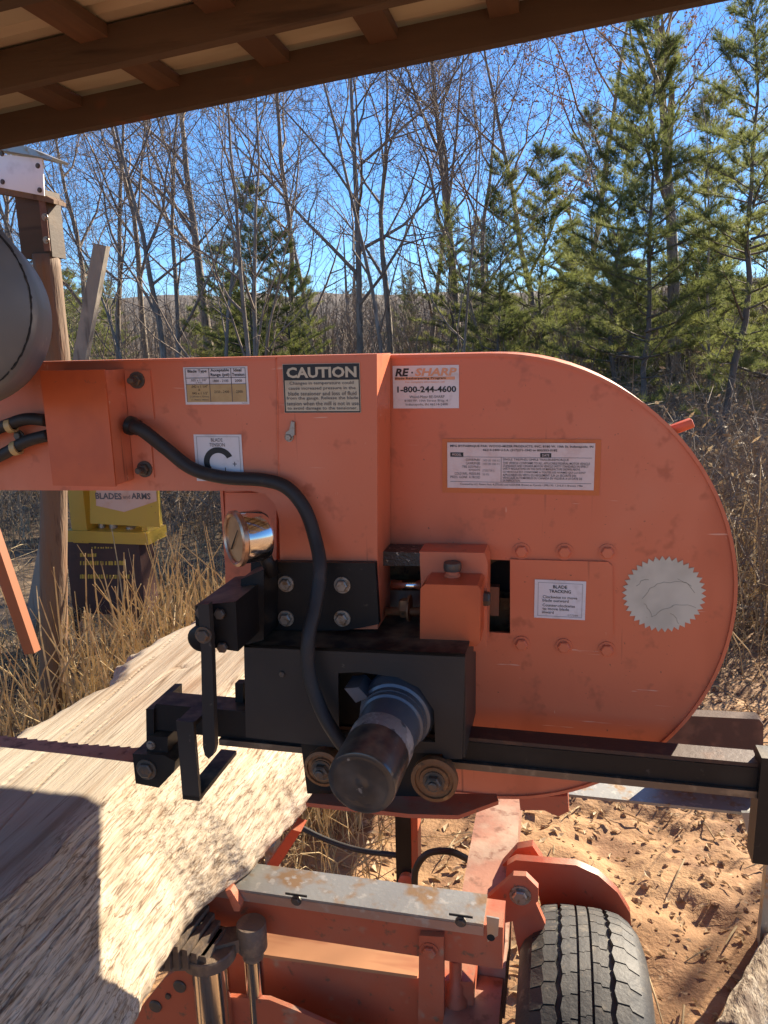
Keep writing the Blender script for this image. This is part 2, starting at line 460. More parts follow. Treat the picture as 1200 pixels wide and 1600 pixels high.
def grid_mesh(name, pts, nu, nv, m, parent=None, smooth=True, extra_faces=()):
    """pts: numpy (nu*nv,3)"""
    c = (pts.min(0)+pts.max(0))/2
    c[2] = pts[:, 2].min()
    i = np.arange(nu-1)[:, None]*nv + np.arange(nv-1)[None, :]
    q = np.stack([i, i+1, i+nv+1, i+nv], -1).reshape(-1, 4)
    me = bpy.data.meshes.new(name)
    me.vertices.add(len(pts)); me.vertices.foreach_set('co', (pts-c).astype(np.float32).ravel())
    me.loops.add(len(q)*4); me.loops.foreach_set('vertex_index', q.ravel().astype(np.int32))
    me.polygons.add(len(q)); me.polygons.foreach_set('loop_start', (np.arange(len(q))*4).astype(np.int32))
    me.polygons.foreach_set('use_smooth', np.full(len(q), smooth))
    me.update(); me.validate()
    return link(name, me, m, parent, Vector(c))

# ================================================================== SETTING
# ------------------------------------------------------------------ ground
def ground_h(x, y, fine=True):
    d = math.hypot(x-0.8, y-2.4)
    h = 0.10*fbm(x*0.35, y*0.35, 3.1, 3)*min(1, d/3)
    if d < 9 and fine:
        k = max(0, 1-d/9)
        h += k*(0.040*fbm(x*2.6, y*2.6, 0.3, 4) + 0.024*fbm(x*8, y*8, 1.7, 3) + 0.010*fbm(x*22, y*22, 5, 3))
    if y > 18: h += (y-18)*0.012
    return h
def build_ground():
    n = 380; s = 0.36; k = 7.9
    u = np.linspace(-1, 1, n)
    xs = 1.0 + s*np.sinh(k*u); ys = 2.6 + s*np.sinh(k*u)
    pts = np.empty((n*n, 3))
    i = 0
    for x in xs:
        for y in ys:
            pts[i] = (x, y, ground_h(x, y)); i += 1
    o = grid_mesh('ground', pts, n, n, m_ground)
    # faces must look up
    o.data.flip_normals() if o.data.polygons[0].normal.z < 0 else None
    tag(o, 'orange clay yard turning to leaf litter under the trees', kind='structure')
build_ground()

# ------------------------------------------------------------------ far hill
def build_hill():
    V, F = [], []
    n = 90; rows = 7
    for i in range(n):
        a = -75 + 150*i/(n-1)
        ang = R(a-10)
        top = 20 + 5*noise.noise(Vector((a*0.05, 2, 0))) + 2.0*noise.noise(Vector((a*0.5, 7, 0)))
        for j in range(rows):
            t = j/(rows-1)
            d = 190 + 90*t
            z = -1 + top*math.sin(t*math.pi/2) + (0.8*noise.noise(Vector((a*2.5, t*6, 1))) if j else 0)
            V.append((math.sin(ang)*d, math.cos(ang)*d, z))
    for i in range(n-1):
        for j in range(rows-1):
            a = i*rows+j
            F.append((a, a+rows, a+rows+1, a+1))
    tag(raw('hill', V, F, m_hill, None, True), 'low brown wooded hill behind the trees', kind='structure')
build_hill()

# ================================================================== SHED
def build_shed():
    Y1 = 2.30
    A = P(60, 215, Y=Y1); B = P(1100, 0, Y=Y1)
    sl = (B.z-A.z)/(B.x-A.x)
    zr = lambda x: A.z + sl*(x-A.x)          # underside of the rafters
    # depth of the second rafter: where the same roof plane meets the photo's second line
    Y2 = min((abs(zr(P(300, 72, Y=y).x)-P(300, 72, Y=y).z), y) for y in [1.2+0.01*i for i in range(100)])[1]
    x0, x1 = A.x-0.08, 2.20
    root = empty('shed_roof', (A.x, Y1, 0), 'open shed roof of brown rafters and tan metal sheeting overhead', 'roof')
    hh = 0.089
    for y in (Y1, Y2, Y2-(Y1-Y2), Y2-2*(Y1-Y2), Y2-3*(Y1-Y2)):
        if y < -0.8: continue
        xa = x0-1.2
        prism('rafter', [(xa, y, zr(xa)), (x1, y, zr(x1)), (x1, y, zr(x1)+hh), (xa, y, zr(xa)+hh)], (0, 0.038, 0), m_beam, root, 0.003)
    # purlins lie across the rafters
    cs = [P(262, 127, Y=Y1).x, P(432, 92, Y=Y1).x, P(600, 58, Y=Y1).x]
    dx = (cs[2]-cs[0])/2
    xs = [cs[0]-3*dx, cs[0]-2*dx, cs[0]-dx] + cs + [cs[2]+dx*k for k in (1, 2, 3, 4)]
    w = 0.039
    for x in xs:
        if x > x1: continue
        z = zr(x)+hh+0.002
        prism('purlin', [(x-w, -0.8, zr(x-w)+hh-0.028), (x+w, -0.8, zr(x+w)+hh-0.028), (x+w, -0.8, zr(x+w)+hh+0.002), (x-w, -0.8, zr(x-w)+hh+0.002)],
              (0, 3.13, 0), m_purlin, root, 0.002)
    # ribbed metal sheets, ribs running up the slope
    yb = -0.82
    for k in range(4):
        V, F = [], []
        ya = yb + k*0.80; yc = ya+0.81
        prof = []
        yy = ya
        while yy < yc-0.001:
            for dy, dz in ((0, 0), (0.10, 0), (0.115, 0.016), (0.135, 0.016), (0.15, 0)):
                if yy+dy <= yc: prof.append((yy+dy, dz))
            yy += 0.15001
        for (y, dz) in prof:
            for x in (x0-1.3, x1+0.05):
                for th in (0, 0.001):
                    V.append((x, y, zr(x)+hh+0.0045+dz+th+0.0012*k))
        for i in range(len(prof)-1):
            a = i*4; b = a+4
            F += [(a, a+2, b+2, b), (a+1, b+1, b+3, a+3), (a, b, b+1, a+1), (a+2, a+3, b+3, b+2)]
        raw('roof_sheet', V, F, m_sheet, root)
    # edge trim, a sunlit strip along the eave
    # ------- post that carries the roof corner
    Yp = 2.75
    pr = empty('shed_post', P(85, 900, Y=Yp) * 1.0, 'peeled round log post with squared top and bolted steel strap', 'post')
    WL[pr.name] = Vector(pr.location)
    # round log
    top = P(72, 398, Y=Yp); bot = P(86, 556, Y=Yp)
    d = (bot-top).normalized()
    end = top + d*((top.z+0.05)/-d.z)
    kp = [P(72, 398, Y=Yp), P(88, 556, Y=Yp), P(92, 640, Y=Yp), P(84, 765, Y=Yp), P(84, 1050, Y=Yp), P(86, 1250, Y=Yp)][::-1]
    kz = [p.z for p in kp]; kx = [p.x for p in kp]
    V, F = [], []
    n = 22; m_ = 40
    r0 = 0.050
    for i in range(m_+1):
        t = i/m_
        zc = top.z+(end.z-top.z)*t
        c = Vector((float(np.interp(zc, kz, kx)), top.y, zc))
        for k in range(n):
            a = 2*math.pi*k/n
            r = r0*(1+0.35*t*0.5)*(1+0.07*noise.noise(Vector((math.cos(a)*1.5, math.sin(a)*1.5, t*9)))+0.05*noise.noise(Vector((math.cos(a)*5, math.sin(a)*5, t*4))))
            V.append(c+Vector((math.cos(a)*r, math.sin(a)*r, 0)))
    for i in range(m_):
        for k in range(n):
            l = (k+1) % n
            F.append((i*n+k, (i+1)*n+k, (i+1)*n+l, i*n+l))
    F.append(tuple(range(n)))
    raw('log', V, F, m_postwood, pr, True)
    # squared stub and strap
    a = P(22, 300, Y=Yp-0.03); b = P(82, 400, Y=Yp-0.03)
    box('squared_stub', a.x, b.x, Yp-0.03, Yp+0.055, b.z-0.002, a.z, m_beam, pr, 0.004)
    a = P(59, 300, Y=Yp-0.035); b = P(79, 392, Y=Yp-0.035)
    st = box('steel_strap', a.x, b.x, Yp-0.036, Yp-0.031, b.z, a.z+0.01, m_strap, pr, 0.001)
    for px, py in ((70, 339), (72, 375)):
        bolt('bolt', P(px, py, Y=Yp-0.037), (0, -1, 0), 0.010, m_bolt, st, 0.008)
    # white sheet-metal fascia on the post head, wood edge below
    fr = empty('fascia_panel', P(30, 300, Y=Yp-0.05), 'white sheet metal fascia panel screwed above the log post', 'panel')
    pp('metal_panel', [(-160, 222), (66, 248), (69, 306), (-160, 262)], Yp-0.052, Yp-0.046, m_whitesheet, fr, 0.001)
    pp('wood_batten', [(-160, 262), (69, 304), (84, 312), (84, 318), (56, 312), (-160, 275)], Yp-0.044, Yp+0.03, m_postwood, fr, 0.002)
    pp('flashing', [(-160, 190), (40, 228), (82, 246), (80, 250), (58, 244), (-160, 206)], Yp-0.08, Yp+0.02, m_galv, fr, 0.001)
    for px, py in ((59, 259), (3, 240), (4, 284), (62, 297)):
        bolt('screw', P(px, py, Y=Yp-0.053), (0, -1, 0), 0.007, m_bolt_dark, fr, 0.005)
build_shed()

# leaning grey plank behind the arm, and posts by the yellow cabinet
def lean_board():
    a = [P(146, 380, Y=3.4), P(166, 384, Y=3.4), P(128, 640, Y=3.4), P(100, 640, Y=3.4)]
    a[2].z = -0.02; a[3].z = -0.02
    k = (P(166, 384, Y=3.4).x-P(134, 556, Y=3.4).x)/(P(166, 384, Y=3.4).z-P(134, 556, Y=3.4).z)
    a[2].x = a[1].x - k*(a[1].z+0.02); a[3].x = a[2].x-0.072
    o = prism('leaning_plank', a, (0, 0.035, 0), m_greywood, None, 0.003)
    tag(o, 'weathered grey plank leaning upright behind the orange arm', 'plank')
lean_board()

# ================================================================== SAW HEAD
head = empty('bandsaw_mill', (0.1, 1.1, 0.9), 'orange bandsaw mill head with rounded wheel housing and long arm', 'sawmill')
YD = 1.05      # front of the wheel housing
YA = 0.965     # front of arm and column

def housing():
    c0 = P(826, 556, Y=YD); c1 = P(1147, 915, Y=YD); c2 = P(826, 1247, Y=YD)
    rad = (c0.z-c2.z)/2
    cz = (c0.z+c2.z)/2
    cx = c1.x-rad
    L = P(352, 800, Y=YD).x
    outl = []
    for i in range(49):
        a = math.pi/2 - math.pi*i/48
        outl.append((cx+rad*math.cos(a), cz+rad*math.sin(a)))
    bl = P(640, 1200, Y=YD)
    ml = P(360, 965, Y=YD)
    outl += [(bl.x, cz-rad), (bl.x, ml.z), (L, ml.z), (L, cz+rad)]
    h0 = P(604, 868, Y=YD); h1 = P(800, 990, Y=YD)
    hole = [(h0.x-0.03, h0.z), (h1.x+0.004, h0.z), (h1.x+0.004, h1.z), (h0.x-0.03, h1.z)]
    bm = bmesh.new()
    ed = []
    for loop in (outl, hole):
        vs_ = [bm.verts.new((x, YD, z)) for x, z in loop]
        for i in range(len(vs_)):
            ed.append(bm.edges.new((vs_[i], vs_[(i+1) % len(vs_)])))
    bmesh.ops.triangle_fill(bm, use_beauty=True, use_dissolve=False, edges=ed)
    ex = bmesh.ops.extrude_face_region(bm, geom=bm.faces[:])
    for v in ex['geom']:
        if isinstance(v, bmesh.types.BMVert): v.co.y += 0.005
    from_bm('wheel_housing', bm, m_orange, head)
    # rim: the wall of the housing, standing 4 mm proud of the face as a lip
    V, F = [], []
    n = len(outl)
    T = 0.0045
    inn = []
    for i, (x, z) in enumerate(outl):
        if i <= 48:
            a = math.pi/2 - math.pi*i/48
            inn.append((cx+(rad+T)*math.cos(a), cz+(rad+T)*math.sin(a)))
        else:
            sx = -T if i in (50, 51, 52) else 0
            sx = -T
            sz = -T if z < cz and i != 51 else (T if i == 52 else -T)
            inn.append((x+sx, z+sz))
    y0, y1 = YD-0.004, YD+0.165
    for (x, z), (X, Z) in zip(outl, inn):
        V += [(x, y0, z), (X, y0, Z), (X, y1, Z), (x, y1, z)]
    for i in range(n):
        j = (i+1) % n
        for k in range(4):
            l = (k+1) % 4
            F.append((i*4+k, i*4+l, j*4+l, j*4+k))
    o = raw('housing_rim', V, F, m_orange, head, False)
    bm = bmesh.new(); bm.from_mesh(o.data)
    bmesh.ops.recalc_face_normals(bm, faces=bm.faces[:]); bm.to_mesh(o.data); bm.free()
    prism('housing_back', [(x, y1-0.006, z) for x, z in outl], (0, 0.004, 0), m_orange, head, 0)
    # the band wheel and its hub, seen through the slot
    lathe('band_wheel', (cx+0.02, YD+0.05, cz), (0, 1, 0), [(0.03, 0), (0.10, 0.012), (0.17, 0.006), (0.20, -0.004), (0.20, 0.03), (0.17, 0.03), (0.03, 0.03)], m_rustwheel, head, 48)
    box('wheel_yoke', h0.x-0.02, h1.x-0.02, YD+0.015, YD+0.03, h1.z+0.02, h0.z-0.045, m_rust, head, 0.003)
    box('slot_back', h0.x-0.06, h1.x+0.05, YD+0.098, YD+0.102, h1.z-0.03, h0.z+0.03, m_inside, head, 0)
    # clip on the rim
    q = P(1063, 667, Y=YD+0.03)
    bm = bmesh.new(); bm_box(bm, -0.016, 0.016, -0.01, 0.01, -0.006, 0.006)
    bmesh.ops.rotate(bm, verts=bm.verts[:], cent=(0, 0, 0), matrix=Matrix.Rotation(R(-22), 3, 'Y'))
    bmesh.ops.translate(bm, verts=bm.verts[:], vec=q)
    from_bm('rim_latch', bm, m_orange_bright, head, True, 0.002)
    return cx, cz, rad
HCX, HCZ, HRAD = housing()

# arm and column, one welded box section
def arm():
    pts = [P(-420, 560, Y=YA), P(589, 553, Y=YA), P(590, 983, Y=YA), P(440, 983, Y=YA), P(436, 812, Y=YA), P(430, 788, Y=YA), P(414, 772, Y=YA), P(392, 767, Y=YA), P(-420, 765, Y=YA)]
    zt = pts[1].z
    pts[0].z = zt-0.003
    prism('support_arm', pts, (0, YD-0.0045-YA, 0), m_orange, head, 0.007, 3)
    # top lip of the arm, a folded flange
    a = P(-420, 557, Y=YA+0.002); b = P(432, 556, Y=YA+0.002)
    box('arm_flange', a.x, b.x, YA-0.003, YA+0.05, zt-0.004, zt-0.0015, m_orange, head, 0.0008)
    # weld seam
    s0 = P(431, 560, Y=YA-0.0004); s1 = P(436, 765, Y=YA-0.0004)
    tube('weld_seam', [s0, s0.lerp(s1, .3)+Vector((0.0008, 0, 0)), s0.lerp(s1, .65)-Vector((0.0006, 0, 0)), s1], 0.0010, m_orange, head, 6, 6)
    # unseen beam and two gussets, added behind the arm to shade the log
    box('log_shade_beam', -2.2, 0.06, 1.52, 1.585, 1.378, 1.50, m_orange_d, head, 0.005)
    for gx in (-1.75, -0.30):
        box('shade_beam_gusset', gx, gx+0.012, YD+0.17 if gx > -1 else YD-0.0045, 1.5195, 1.40, 1.47, m_orange_d, head, 0.001)
    # inner web behind the gauge
    pp('arm_web', [(352, 770), (432, 770), (432, 1000), (352, 1000)], YD-0.03, YD-0.026, m_orange, head, 0.001)
arm()

def cover_box():
    yf = 0.915
    a = [P(64, 579, Y=yf), P(163, 578, Y=yf), P(180, 757, Y=yf), P(81, 762, Y=yf)]
    x0 = (a[0].x+a[3].x)/2; x1 = (a[1].x+a[2].x)/2
    z1 = a[0].z; z0 = (a[2].z+a[3].z)/2
    # folded sheet box: front, right, top, bottom, left
    bx = empty2('hose_cover', head, (x0, yf, z0))
    t = 0.003
    box('front_plate', x0, x1, yf, yf+t, z0, z1, m_orange_bright, bx, 0.0012)
    box('side_plate', x1-t, x1-0.0005, yf+t+0.0006, YA-0.0008, z0+0.003, z1-0.001, m_orange, bx, 0.0008)
    box('side_plate', x0+0.0005, x0+t, yf+t+0.0006, YA-0.0008, z0+0.003, z1-0.001, m_orange, bx, 0.0008)
    box('top_plate', x0+t+0.0006, x1-t-0.0006, yf+t+0.0006, YA-0.0008, z1-t-0.001, z1-0.0015, m_orange, bx, 0.0006)
    box('bottom_plate', x0+t+0.0006, x1-t-0.0006, yf+t+0.0006, YA-0.0008, z0+0.001, z0+t+0.001, m_orange, bx, 0.0006)
    # foot flanges with bolts
    for (py0, py1) in ((579, 655), (668, 746)):
        q0 = P(196, py0, Y=YA-0.002); q1 = P(241, py1, Y=YA-0.002)
        fl = box('foot_flange', x1+0.0005, q1.x, YA-0.003, YA-0.0006, q1.z, q0.z, m_orange, bx, 0.0011)
    for px, py in ((214, 594), (226, 733)):
        bolt('bolt', P(px, py, Y=YA-0.004), (0, -1, 0), 0.0085, m_bolt_dark, bx, 0.008, True, 0.012)
def empty2(name, parent, loc):
    """a part that is itself made of pieces: a small hidden-joint plate carries them"""
    o = bpy.data.objects.new(name, None); C.objects.link(o); o.empty_display_size = 0.02
    o.parent = parent; o.location = Vector(loc)-WL[parent.name]
    WL[o.name] = Vector(loc)
    return o
cover_box()

# ------------------------------------------------------------------ printed labels
def text_into(V, F, s, x0, x1, z0, z1, y, bold=0.0, keep=False, shear=0.0):
    cu = bpy.data.curves.new('t', 'FONT')
    cu.body = s
    cu.offset = bold
    cu.shear = shear
    cu.resolution_u = 2
    cu.fill_mode = 'FRONT'
    ob = bpy.data.objects.new('t', cu)
    C.objects.link(ob)
    bpy.context.view_layer.update()
    dg = bpy.context.evaluated_depsgraph_get()
    me = bpy.data.meshes.new_from_object(ob.evaluated_get(dg))
    co = [v.co.copy() for v in me.vertices]
    fs = [tuple(p.vertices) for p in me.polygons]
    bpy.data.objects.remove(ob); bpy.data.curves.remove(cu); bpy.data.meshes.remove(me)
    if not co: return
    ax = min(c.x for c in co); bx_ = max(c.x for c in co); ay = min(c.y for c in co); by = max(c.y for c in co)
    base = len(V)
    for c in co:
        V.append((x0+(c.x-ax)/(bx_-ax)*(x1-x0), y, z0+(c.y-ay)/(by-ay)*(z1-z0)))
    F += [tuple(base+i for i in f) for f in fs]

class Label:
    """flat printed sticker on a plane facing -Y; contents placed in photo pixels relative to its corner"""
    def __init__(self, name, px, y, m, th=0.0007, parent=None, label=None):
        (a, b, c, d) = px                        # left, top, right, bottom
        self.p = px
        self.y = y
        q0 = P(a, (b+d)/2, Y=y); q1 = P(c, (b+d)/2, Y=y)
        q2 = P((a+c)/2, b, Y=y); q3 = P((a+c)/2, d, Y=y)
        self.x0, self.x1, self.z1, self.z0 = q0.x, q1.x, q2.z, q3.z
        self.o = box(name, self.x0, self.x1, y, y+th, self.z0, self.z1, m, parent or head, 0.0002)
        if label: self.o['label'] = label
        self.lay = {}
    def u(self, px): return self.x0+(px-self.p[0])/(self.p[2]-self.p[0])*(self.x1-self.x0)
    def v(self, py): return self.z1-(py-self.p[1])/(self.p[3]-self.p[1])*(self.z1-self.z0)
    def L(self, m):
        return self.lay.setdefault(m.name, (m, [], []))
    def text(self, s, x0, y0, x1, y1, m, bold=0.0, shear=0.0, dy=0.0006):
        _, V, F = self.L(m)
        text_into(V, F, s, self.u(x0), self.u(x1), self.v(y1), self.v(y0), self.y-dy, bold, False, shear)
    def rect(self, x0, y0, x1, y1, m, dy=0.0003):
        _, V, F = self.L(m)
        b = len(V)
        V += [(self.u(x0), self.y-dy, self.v(y1)), (self.u(x1), self.y-dy, self.v(y1)), (self.u(x1), self.y-dy, self.v(y0)), (self.u(x0), self.y-dy, self.v(y0))]
        F.append((b, b+1, b+2, b+3))
    def done(self):
        for k, (m, V, F) in self.lay.items():
            raw('printing', V, F, m, self.o)

YS = YA-0.0012        # stickers on the arm
YT = YD-0.0012        # stickers on the housing

def labels():
    # blade tension table
    l = Label('tension_table_label', (288, 573, 388, 632), YS, m_white)
    l.rect(291, 600, 385, 628, m_gold)
    for x0, y0, x1, y1 in ((291, 589.6, 385, 590.6), (291, 599.6, 385, 600.4), (328, 575, 329, 628), (362, 575, 363, 628), (291, 575, 291.8, 628), (384.3, 575, 385, 628), (291, 575, 385, 575.7)):
        l.rect(x0, y0, x1, y1, m_ink_grey, 0.0005)
    l.text('Blade Type', 295, 577, 325, 583, m_ink, 0.02)
    l.text('Acceptable', 331, 576, 360, 582, m_ink, 0.02); l.text('Range (psi)', 331, 583, 360, 589, m_ink, 0.02)
    l.text('Ideal', 367, 576, 379, 581, m_ink, 0.02); l.text('Tension', 364, 583, 383, 588, m_ink, 0.02)
    l.text('.035 x 1 1/4"', 299, 591.5, 324, 595.5, m_ink); l.text('(.92)', 307, 596.3, 317, 599.2, m_ink_grey)
    l.text('1800 - 2100', 334, 593, 358, 597, m_ink); l.text('2000', 368, 593, 379, 597, m_ink)
    l.text('.042 x 1 1/4"', 299, 601.5, 325, 605.5, m_ink); l.text('&', 310, 607, 313, 610, m_ink)
    l.text('.045 x 1 1/2"', 299, 612, 325, 616, m_ink)
    l.text('(1.07mm x 32mm)', 296, 618, 326, 621.5, m_ink_grey); l.text('(1.14mm x 38mm)', 298, 623, 325, 626.4, m_ink_grey)
    l.text('2150 - 2400', 335, 610, 358, 614, m_ink); l.text('2300', 369, 610, 379, 614, m_ink)
    l.text('P6431', 377, 629.2, 385, 631, m_ink_soft)
    l.done()
    # caution
    l = Label('caution_label', (443, 568, 563, 645), YS, m_cream)
    l.rect(443.6, 568.6, 562.4, 593.5, m_ink)
    l.rect(443.6, 642.5, 562.4, 644.6, m_ink); l.rect(443.6, 593.5, 445.4, 642.5, m_ink); l.rect(560.8, 593.5, 562.4, 642.5, m_ink)
    l.text('CAUTION', 449, 573, 558, 590, m_cream, 0.035)
    for s, a, b, y in (('Changes in temperature could', 453, 553, 595.5), ('cause increased pressure in the', 451, 556, 603.5),
                       ('blade tensioner and loss of fluid', 450, 557, 611.3), ('from the gauge. Release the blade', 447.5, 559.5, 619),
                       ('tension when the mill is not in use', 447, 560, 627), ('to avoid damage to the tensioner.', 448, 558, 635)):
        l.text(s, a, y, b, y+6.4, m_ink_grey, 0.012)
    l.done()
    # blade tension dial sticker
    l = Label('blade_tension_label', (305, 679, 379, 752), YS, m_white)
    for r_ in ((309, 682, 375.5, 682.7), (309, 748, 375.5, 748.7), (309, 682, 309.7, 748.7), (375, 682, 375.7, 748.7)):
        l.rect(*r_, m_ink_soft, 0.0004)
    l.text('BLADE', 332, 684.5, 350, 690, m_ink_grey); l.text('TENSION', 329, 692, 353, 697.5, m_ink_grey)
    _, V, F = l.L(m_ink)
    cxp, cyp = 342, 722
    b = len(V); n = 26
    for i in range(n+1):
        a = R(215 - 190*i/n)
        for rr in (14.5, 23.5):
            V.append((l.u(cxp+rr*math.cos(a)), l.y-0.0005, l.v(cyp-rr*math.sin(a))))
    for i in range(n):
        F.append((b+2*i, b+2*i+1, b+2*i+3, b+2*i+2))
    l.rect(351, 730, 352.2, 737, m_ink, 0.0005)
    l.rect(363.5, 723.8, 369.5, 725, m_ink, 0.0005); l.rect(366, 721, 367.1, 728, m_ink, 0.00055)
    l.done()
    # resharpening sticker
    l = Label('phone_number_label', (614, 571, 717, 638), YT, m_white)
    l.text('RE', 618, 575, 640, 587.5, m_ink, 0.04, 0.2); l.rect(643.5, 580.5, 646, 583, m_ink)
    l.text('SHARP', 649, 575, 714, 587.5, m_ink_orange, 0.035, 0.2)
    l.rect(617, 588.6, 711, 593.4, m_ink_orange)
    l.text('Blade Resharpening Program', 618, 589, 697, 593.2, m_ink, 0.02)
    l.text('For complete information call', 634, 595, 695, 599, m_ink_orange)
    l.text('1-800-244-4600', 621, 603, 713, 613, m_ink, 0.025)
    l.text('Wood-Mizer RE-SHARP', 640, 617.5, 695, 622, m_ink_grey); l.text('8180 W. 10th Street Bldg. 4', 632, 624, 700, 628.5, m_ink_grey)
    l.text('Indianapolis, IN 46214-2400', 634, 630, 700, 634.5, m_ink_grey)
    l.done()
    # data plate on amber backing
    bk = Label('data_plate_backing', (691, 686, 938, 772), YT, m_tanbox)
    bk.done()
    l = Label('data_plate_label', (699, 692, 929, 764), YT-0.0012, m_pinkish)
    l.text('MFG BY/FABRIQUE PAR: WOOD-MIZER PRODUCTS, INC. 8180 W. 10th St. Indianapolis, IN', 704, 695.5, 926, 700, m_ink, 0.015)
    l.text('46214-2400 U.S.A. (317)271-1542 or 800/553-0182', 756, 701.5, 872, 706, m_ink, 0.015)
    l.rect(704, 707.5, 725, 714, m_ink); l.text('MODEL', 707, 709, 722, 712.6, m_pinkish, 0.01, dy=0.0009)
    l.rect(846, 707.5, 863, 714, m_ink); l.text('DATE', 849, 709, 860, 712.6, m_pinkish, 0.01, dy=0.0009)
    l.rect(704, 714.2, 925, 714.8, m_ink_grey); l.rect(704, 753.6, 925, 754.2, m_ink_grey); l.rect(785, 714.8, 785.7, 753.6, m_ink_grey)
    for s, a, y in (('GVWR/PNBV', 729, 717), ('GAWR/PNBE', 729, 722.5), ('TIRE SIZE/PNEU', 723, 728), ('RIM/JANTE', 734, 733.5), ('COLD INFL. PRESSURE', 711, 739), ('PRESS. GONF. A FROID', 704, 744.5)):
        l.text(s, a, y, 752, y+4, m_ink_grey)
    for s, y in (('2400 LBS 1088 KG', 718), ('2400 LBS 1088 KG', 723.5), ('ST205/75R15', 734), ('50 PSI', 740)):
        l.text(s, 756, y, 756+1.7*len(s), y+3.4, m_ink_soft)
    l.text('SINGLE TIRE/PNEU SIMPLE TRAILER/REMORQUE', 788, 716, 890, 720, m_ink)
    for i, s in enumerate(('THIS VEHICLE CONFORMS TO ALL APPLICABLE FEDERAL MOTOR VEHICLE', 'STANDARDS AND CANADA MOTOR VEHICLE SAFETY STANDARDS IN EFFECT', 'SAFETY REGULATIONS ON THE DATE OF MANUFACTURE SHOWN ABOVE.',
                           'CE VEHICULE EST CONFORME A TOUTES LES NORMES QUI LUI SONT', 'APPLICABLES EN VERTU DU REGLEMENT SUR LA SECURITE DES', 'VEHICULES AUTOMOBILES DU CANADA EN VIGUEUR A LA DATE DE', 'SA FABRICATION.')):
        y = 721.5+4.5*i+(0.8 if i > 2 else 0)
        l.text(s, 788, y, (922, 920, 908, 916, 902, 911, 816)[i], y+3.6, m_ink_grey, 0.01)
    l.text('Covered by U.S. Patent Nos. 4,275,632 and 4,559,858; Brevet au Canada 1,098,193; 1,210,311; Brevets 1986', 720, 756, 912, 760, m_ink)
    l.done()
    # blade tracking sticker sits on the cover plate
    yc = YD-0.0042
    x0 = P(797, 874, Y=yc); x1 = P(957, 996, Y=yc)
    cp = pp('slot_cover', [(797, 874), (950, 878), (957, 885), (958, 990), (951, 997), (797, 991)], yc, YD-0.0008, m_orange, head, 0.0008)
    l = Label('blade_tracking_label', (835, 907, 915, 967), yc-0.0012, m_white, parent=cp)
    lead = l.o
    for r_ in ((840.5, 911, 910, 911.6), (840.5, 963, 910, 963.6), (840.5, 911, 841.1, 963.6), (909.4, 911, 910, 963.6)):
        l.rect(*r_, m_ink_soft, 0.0004)
    # lettering goes on the plate itself so that nothing sits a fourth level down
    l.text('BLADE', 864, 914.5, 886, 919.5, m_ink, 0.015); l.text('TRACKING', 858, 921.5, 892, 926.5, m_ink, 0.015)
    for s, a, b, y in (('Clockwise to move', 848, 902, 931), ('blade outward', 848, 889, 936.5), ('Counter-clockwise', 848, 899, 944), ('to move blade', 848, 890, 949.5), ('inward', 848, 866, 955)):
        l.text(s, a, y, b, y+4.4, m_ink_grey, 0.012)
    l.text('077388', 888, 959, 904, 962, m_ink_soft)
    for k, (m, V, F) in l.lay.items():
        raw('printing', V, F, m, cp)
    # saw-tooth decal
    cxp, cyp = 1037, 929
    c = P(cxp, cyp, Y=YT); r = (P(cxp+66, cyp, Y=YT).x-P(cxp-66, cyp, Y=YT).x)/2
    n = 38
    loop = []
    for i in range(n):
        a0 = 2*math.pi*i/n
        loop.append((c.x+r*math.cos(a0), YT, c.z+r*math.sin(a0)))
        a1 = a0+2*math.pi/n*0.50
        loop.append((c.x+r*0.885*math.cos(a1), YT, c.z+r*0.885*math.sin(a1)))
    o = prism('saw_tooth_decal', loop, (0, 0.0006, 0), m_saw, head, 0)
    random.seed(5)
    V, F = [], []
    for (ax, ay, bx_, by) in ((1003, 935, 1030, 912), (1030, 912, 1082, 915), (1018, 965, 1050, 948), (1050, 948, 1088, 950), (1005, 945, 1020, 962), (995, 915, 1015, 905), (1060, 905, 1085, 925), (1048, 960, 1062, 975)):
        pts = []
        for t in np.linspace(0, 1, 7):
            q = P(ax+(bx_-ax)*t+random.uniform(-1.5, 1.5), ay+(by-ay)*t+random.uniform(-1.5, 1.5)-4*math.sin(t*math.pi), Y=YT-0.0002)
            pts.append(q)
        tube_into(V, F, pts, 0.00035, 3, False)
    raw('crack', V, F, m_crackline, o)
labels()

def head_bolts():
    for px, py in ((815, 861), (882, 862), (949, 863), (815, 1006), (881, 1010), (948, 1015)):
        bolt('bolt', P(px, py, Y=YD-0.0005), (0, -1, 0), 0.0088, m_orange, head, 0.007)
    # small bracket and stud on the column
    bolt('bolt', P(452, 683, Y=YA-0.001), (0, -1, 0), 0.0045, m_bolt, head, 0.006)
    pp('small_clip', [(455, 658), (460, 660), (460, 680), (449, 686), (446, 676), (452, 672)], YA-0.004, YA-0.0005, m_bolt, head, 0.0008)
head_bolts()

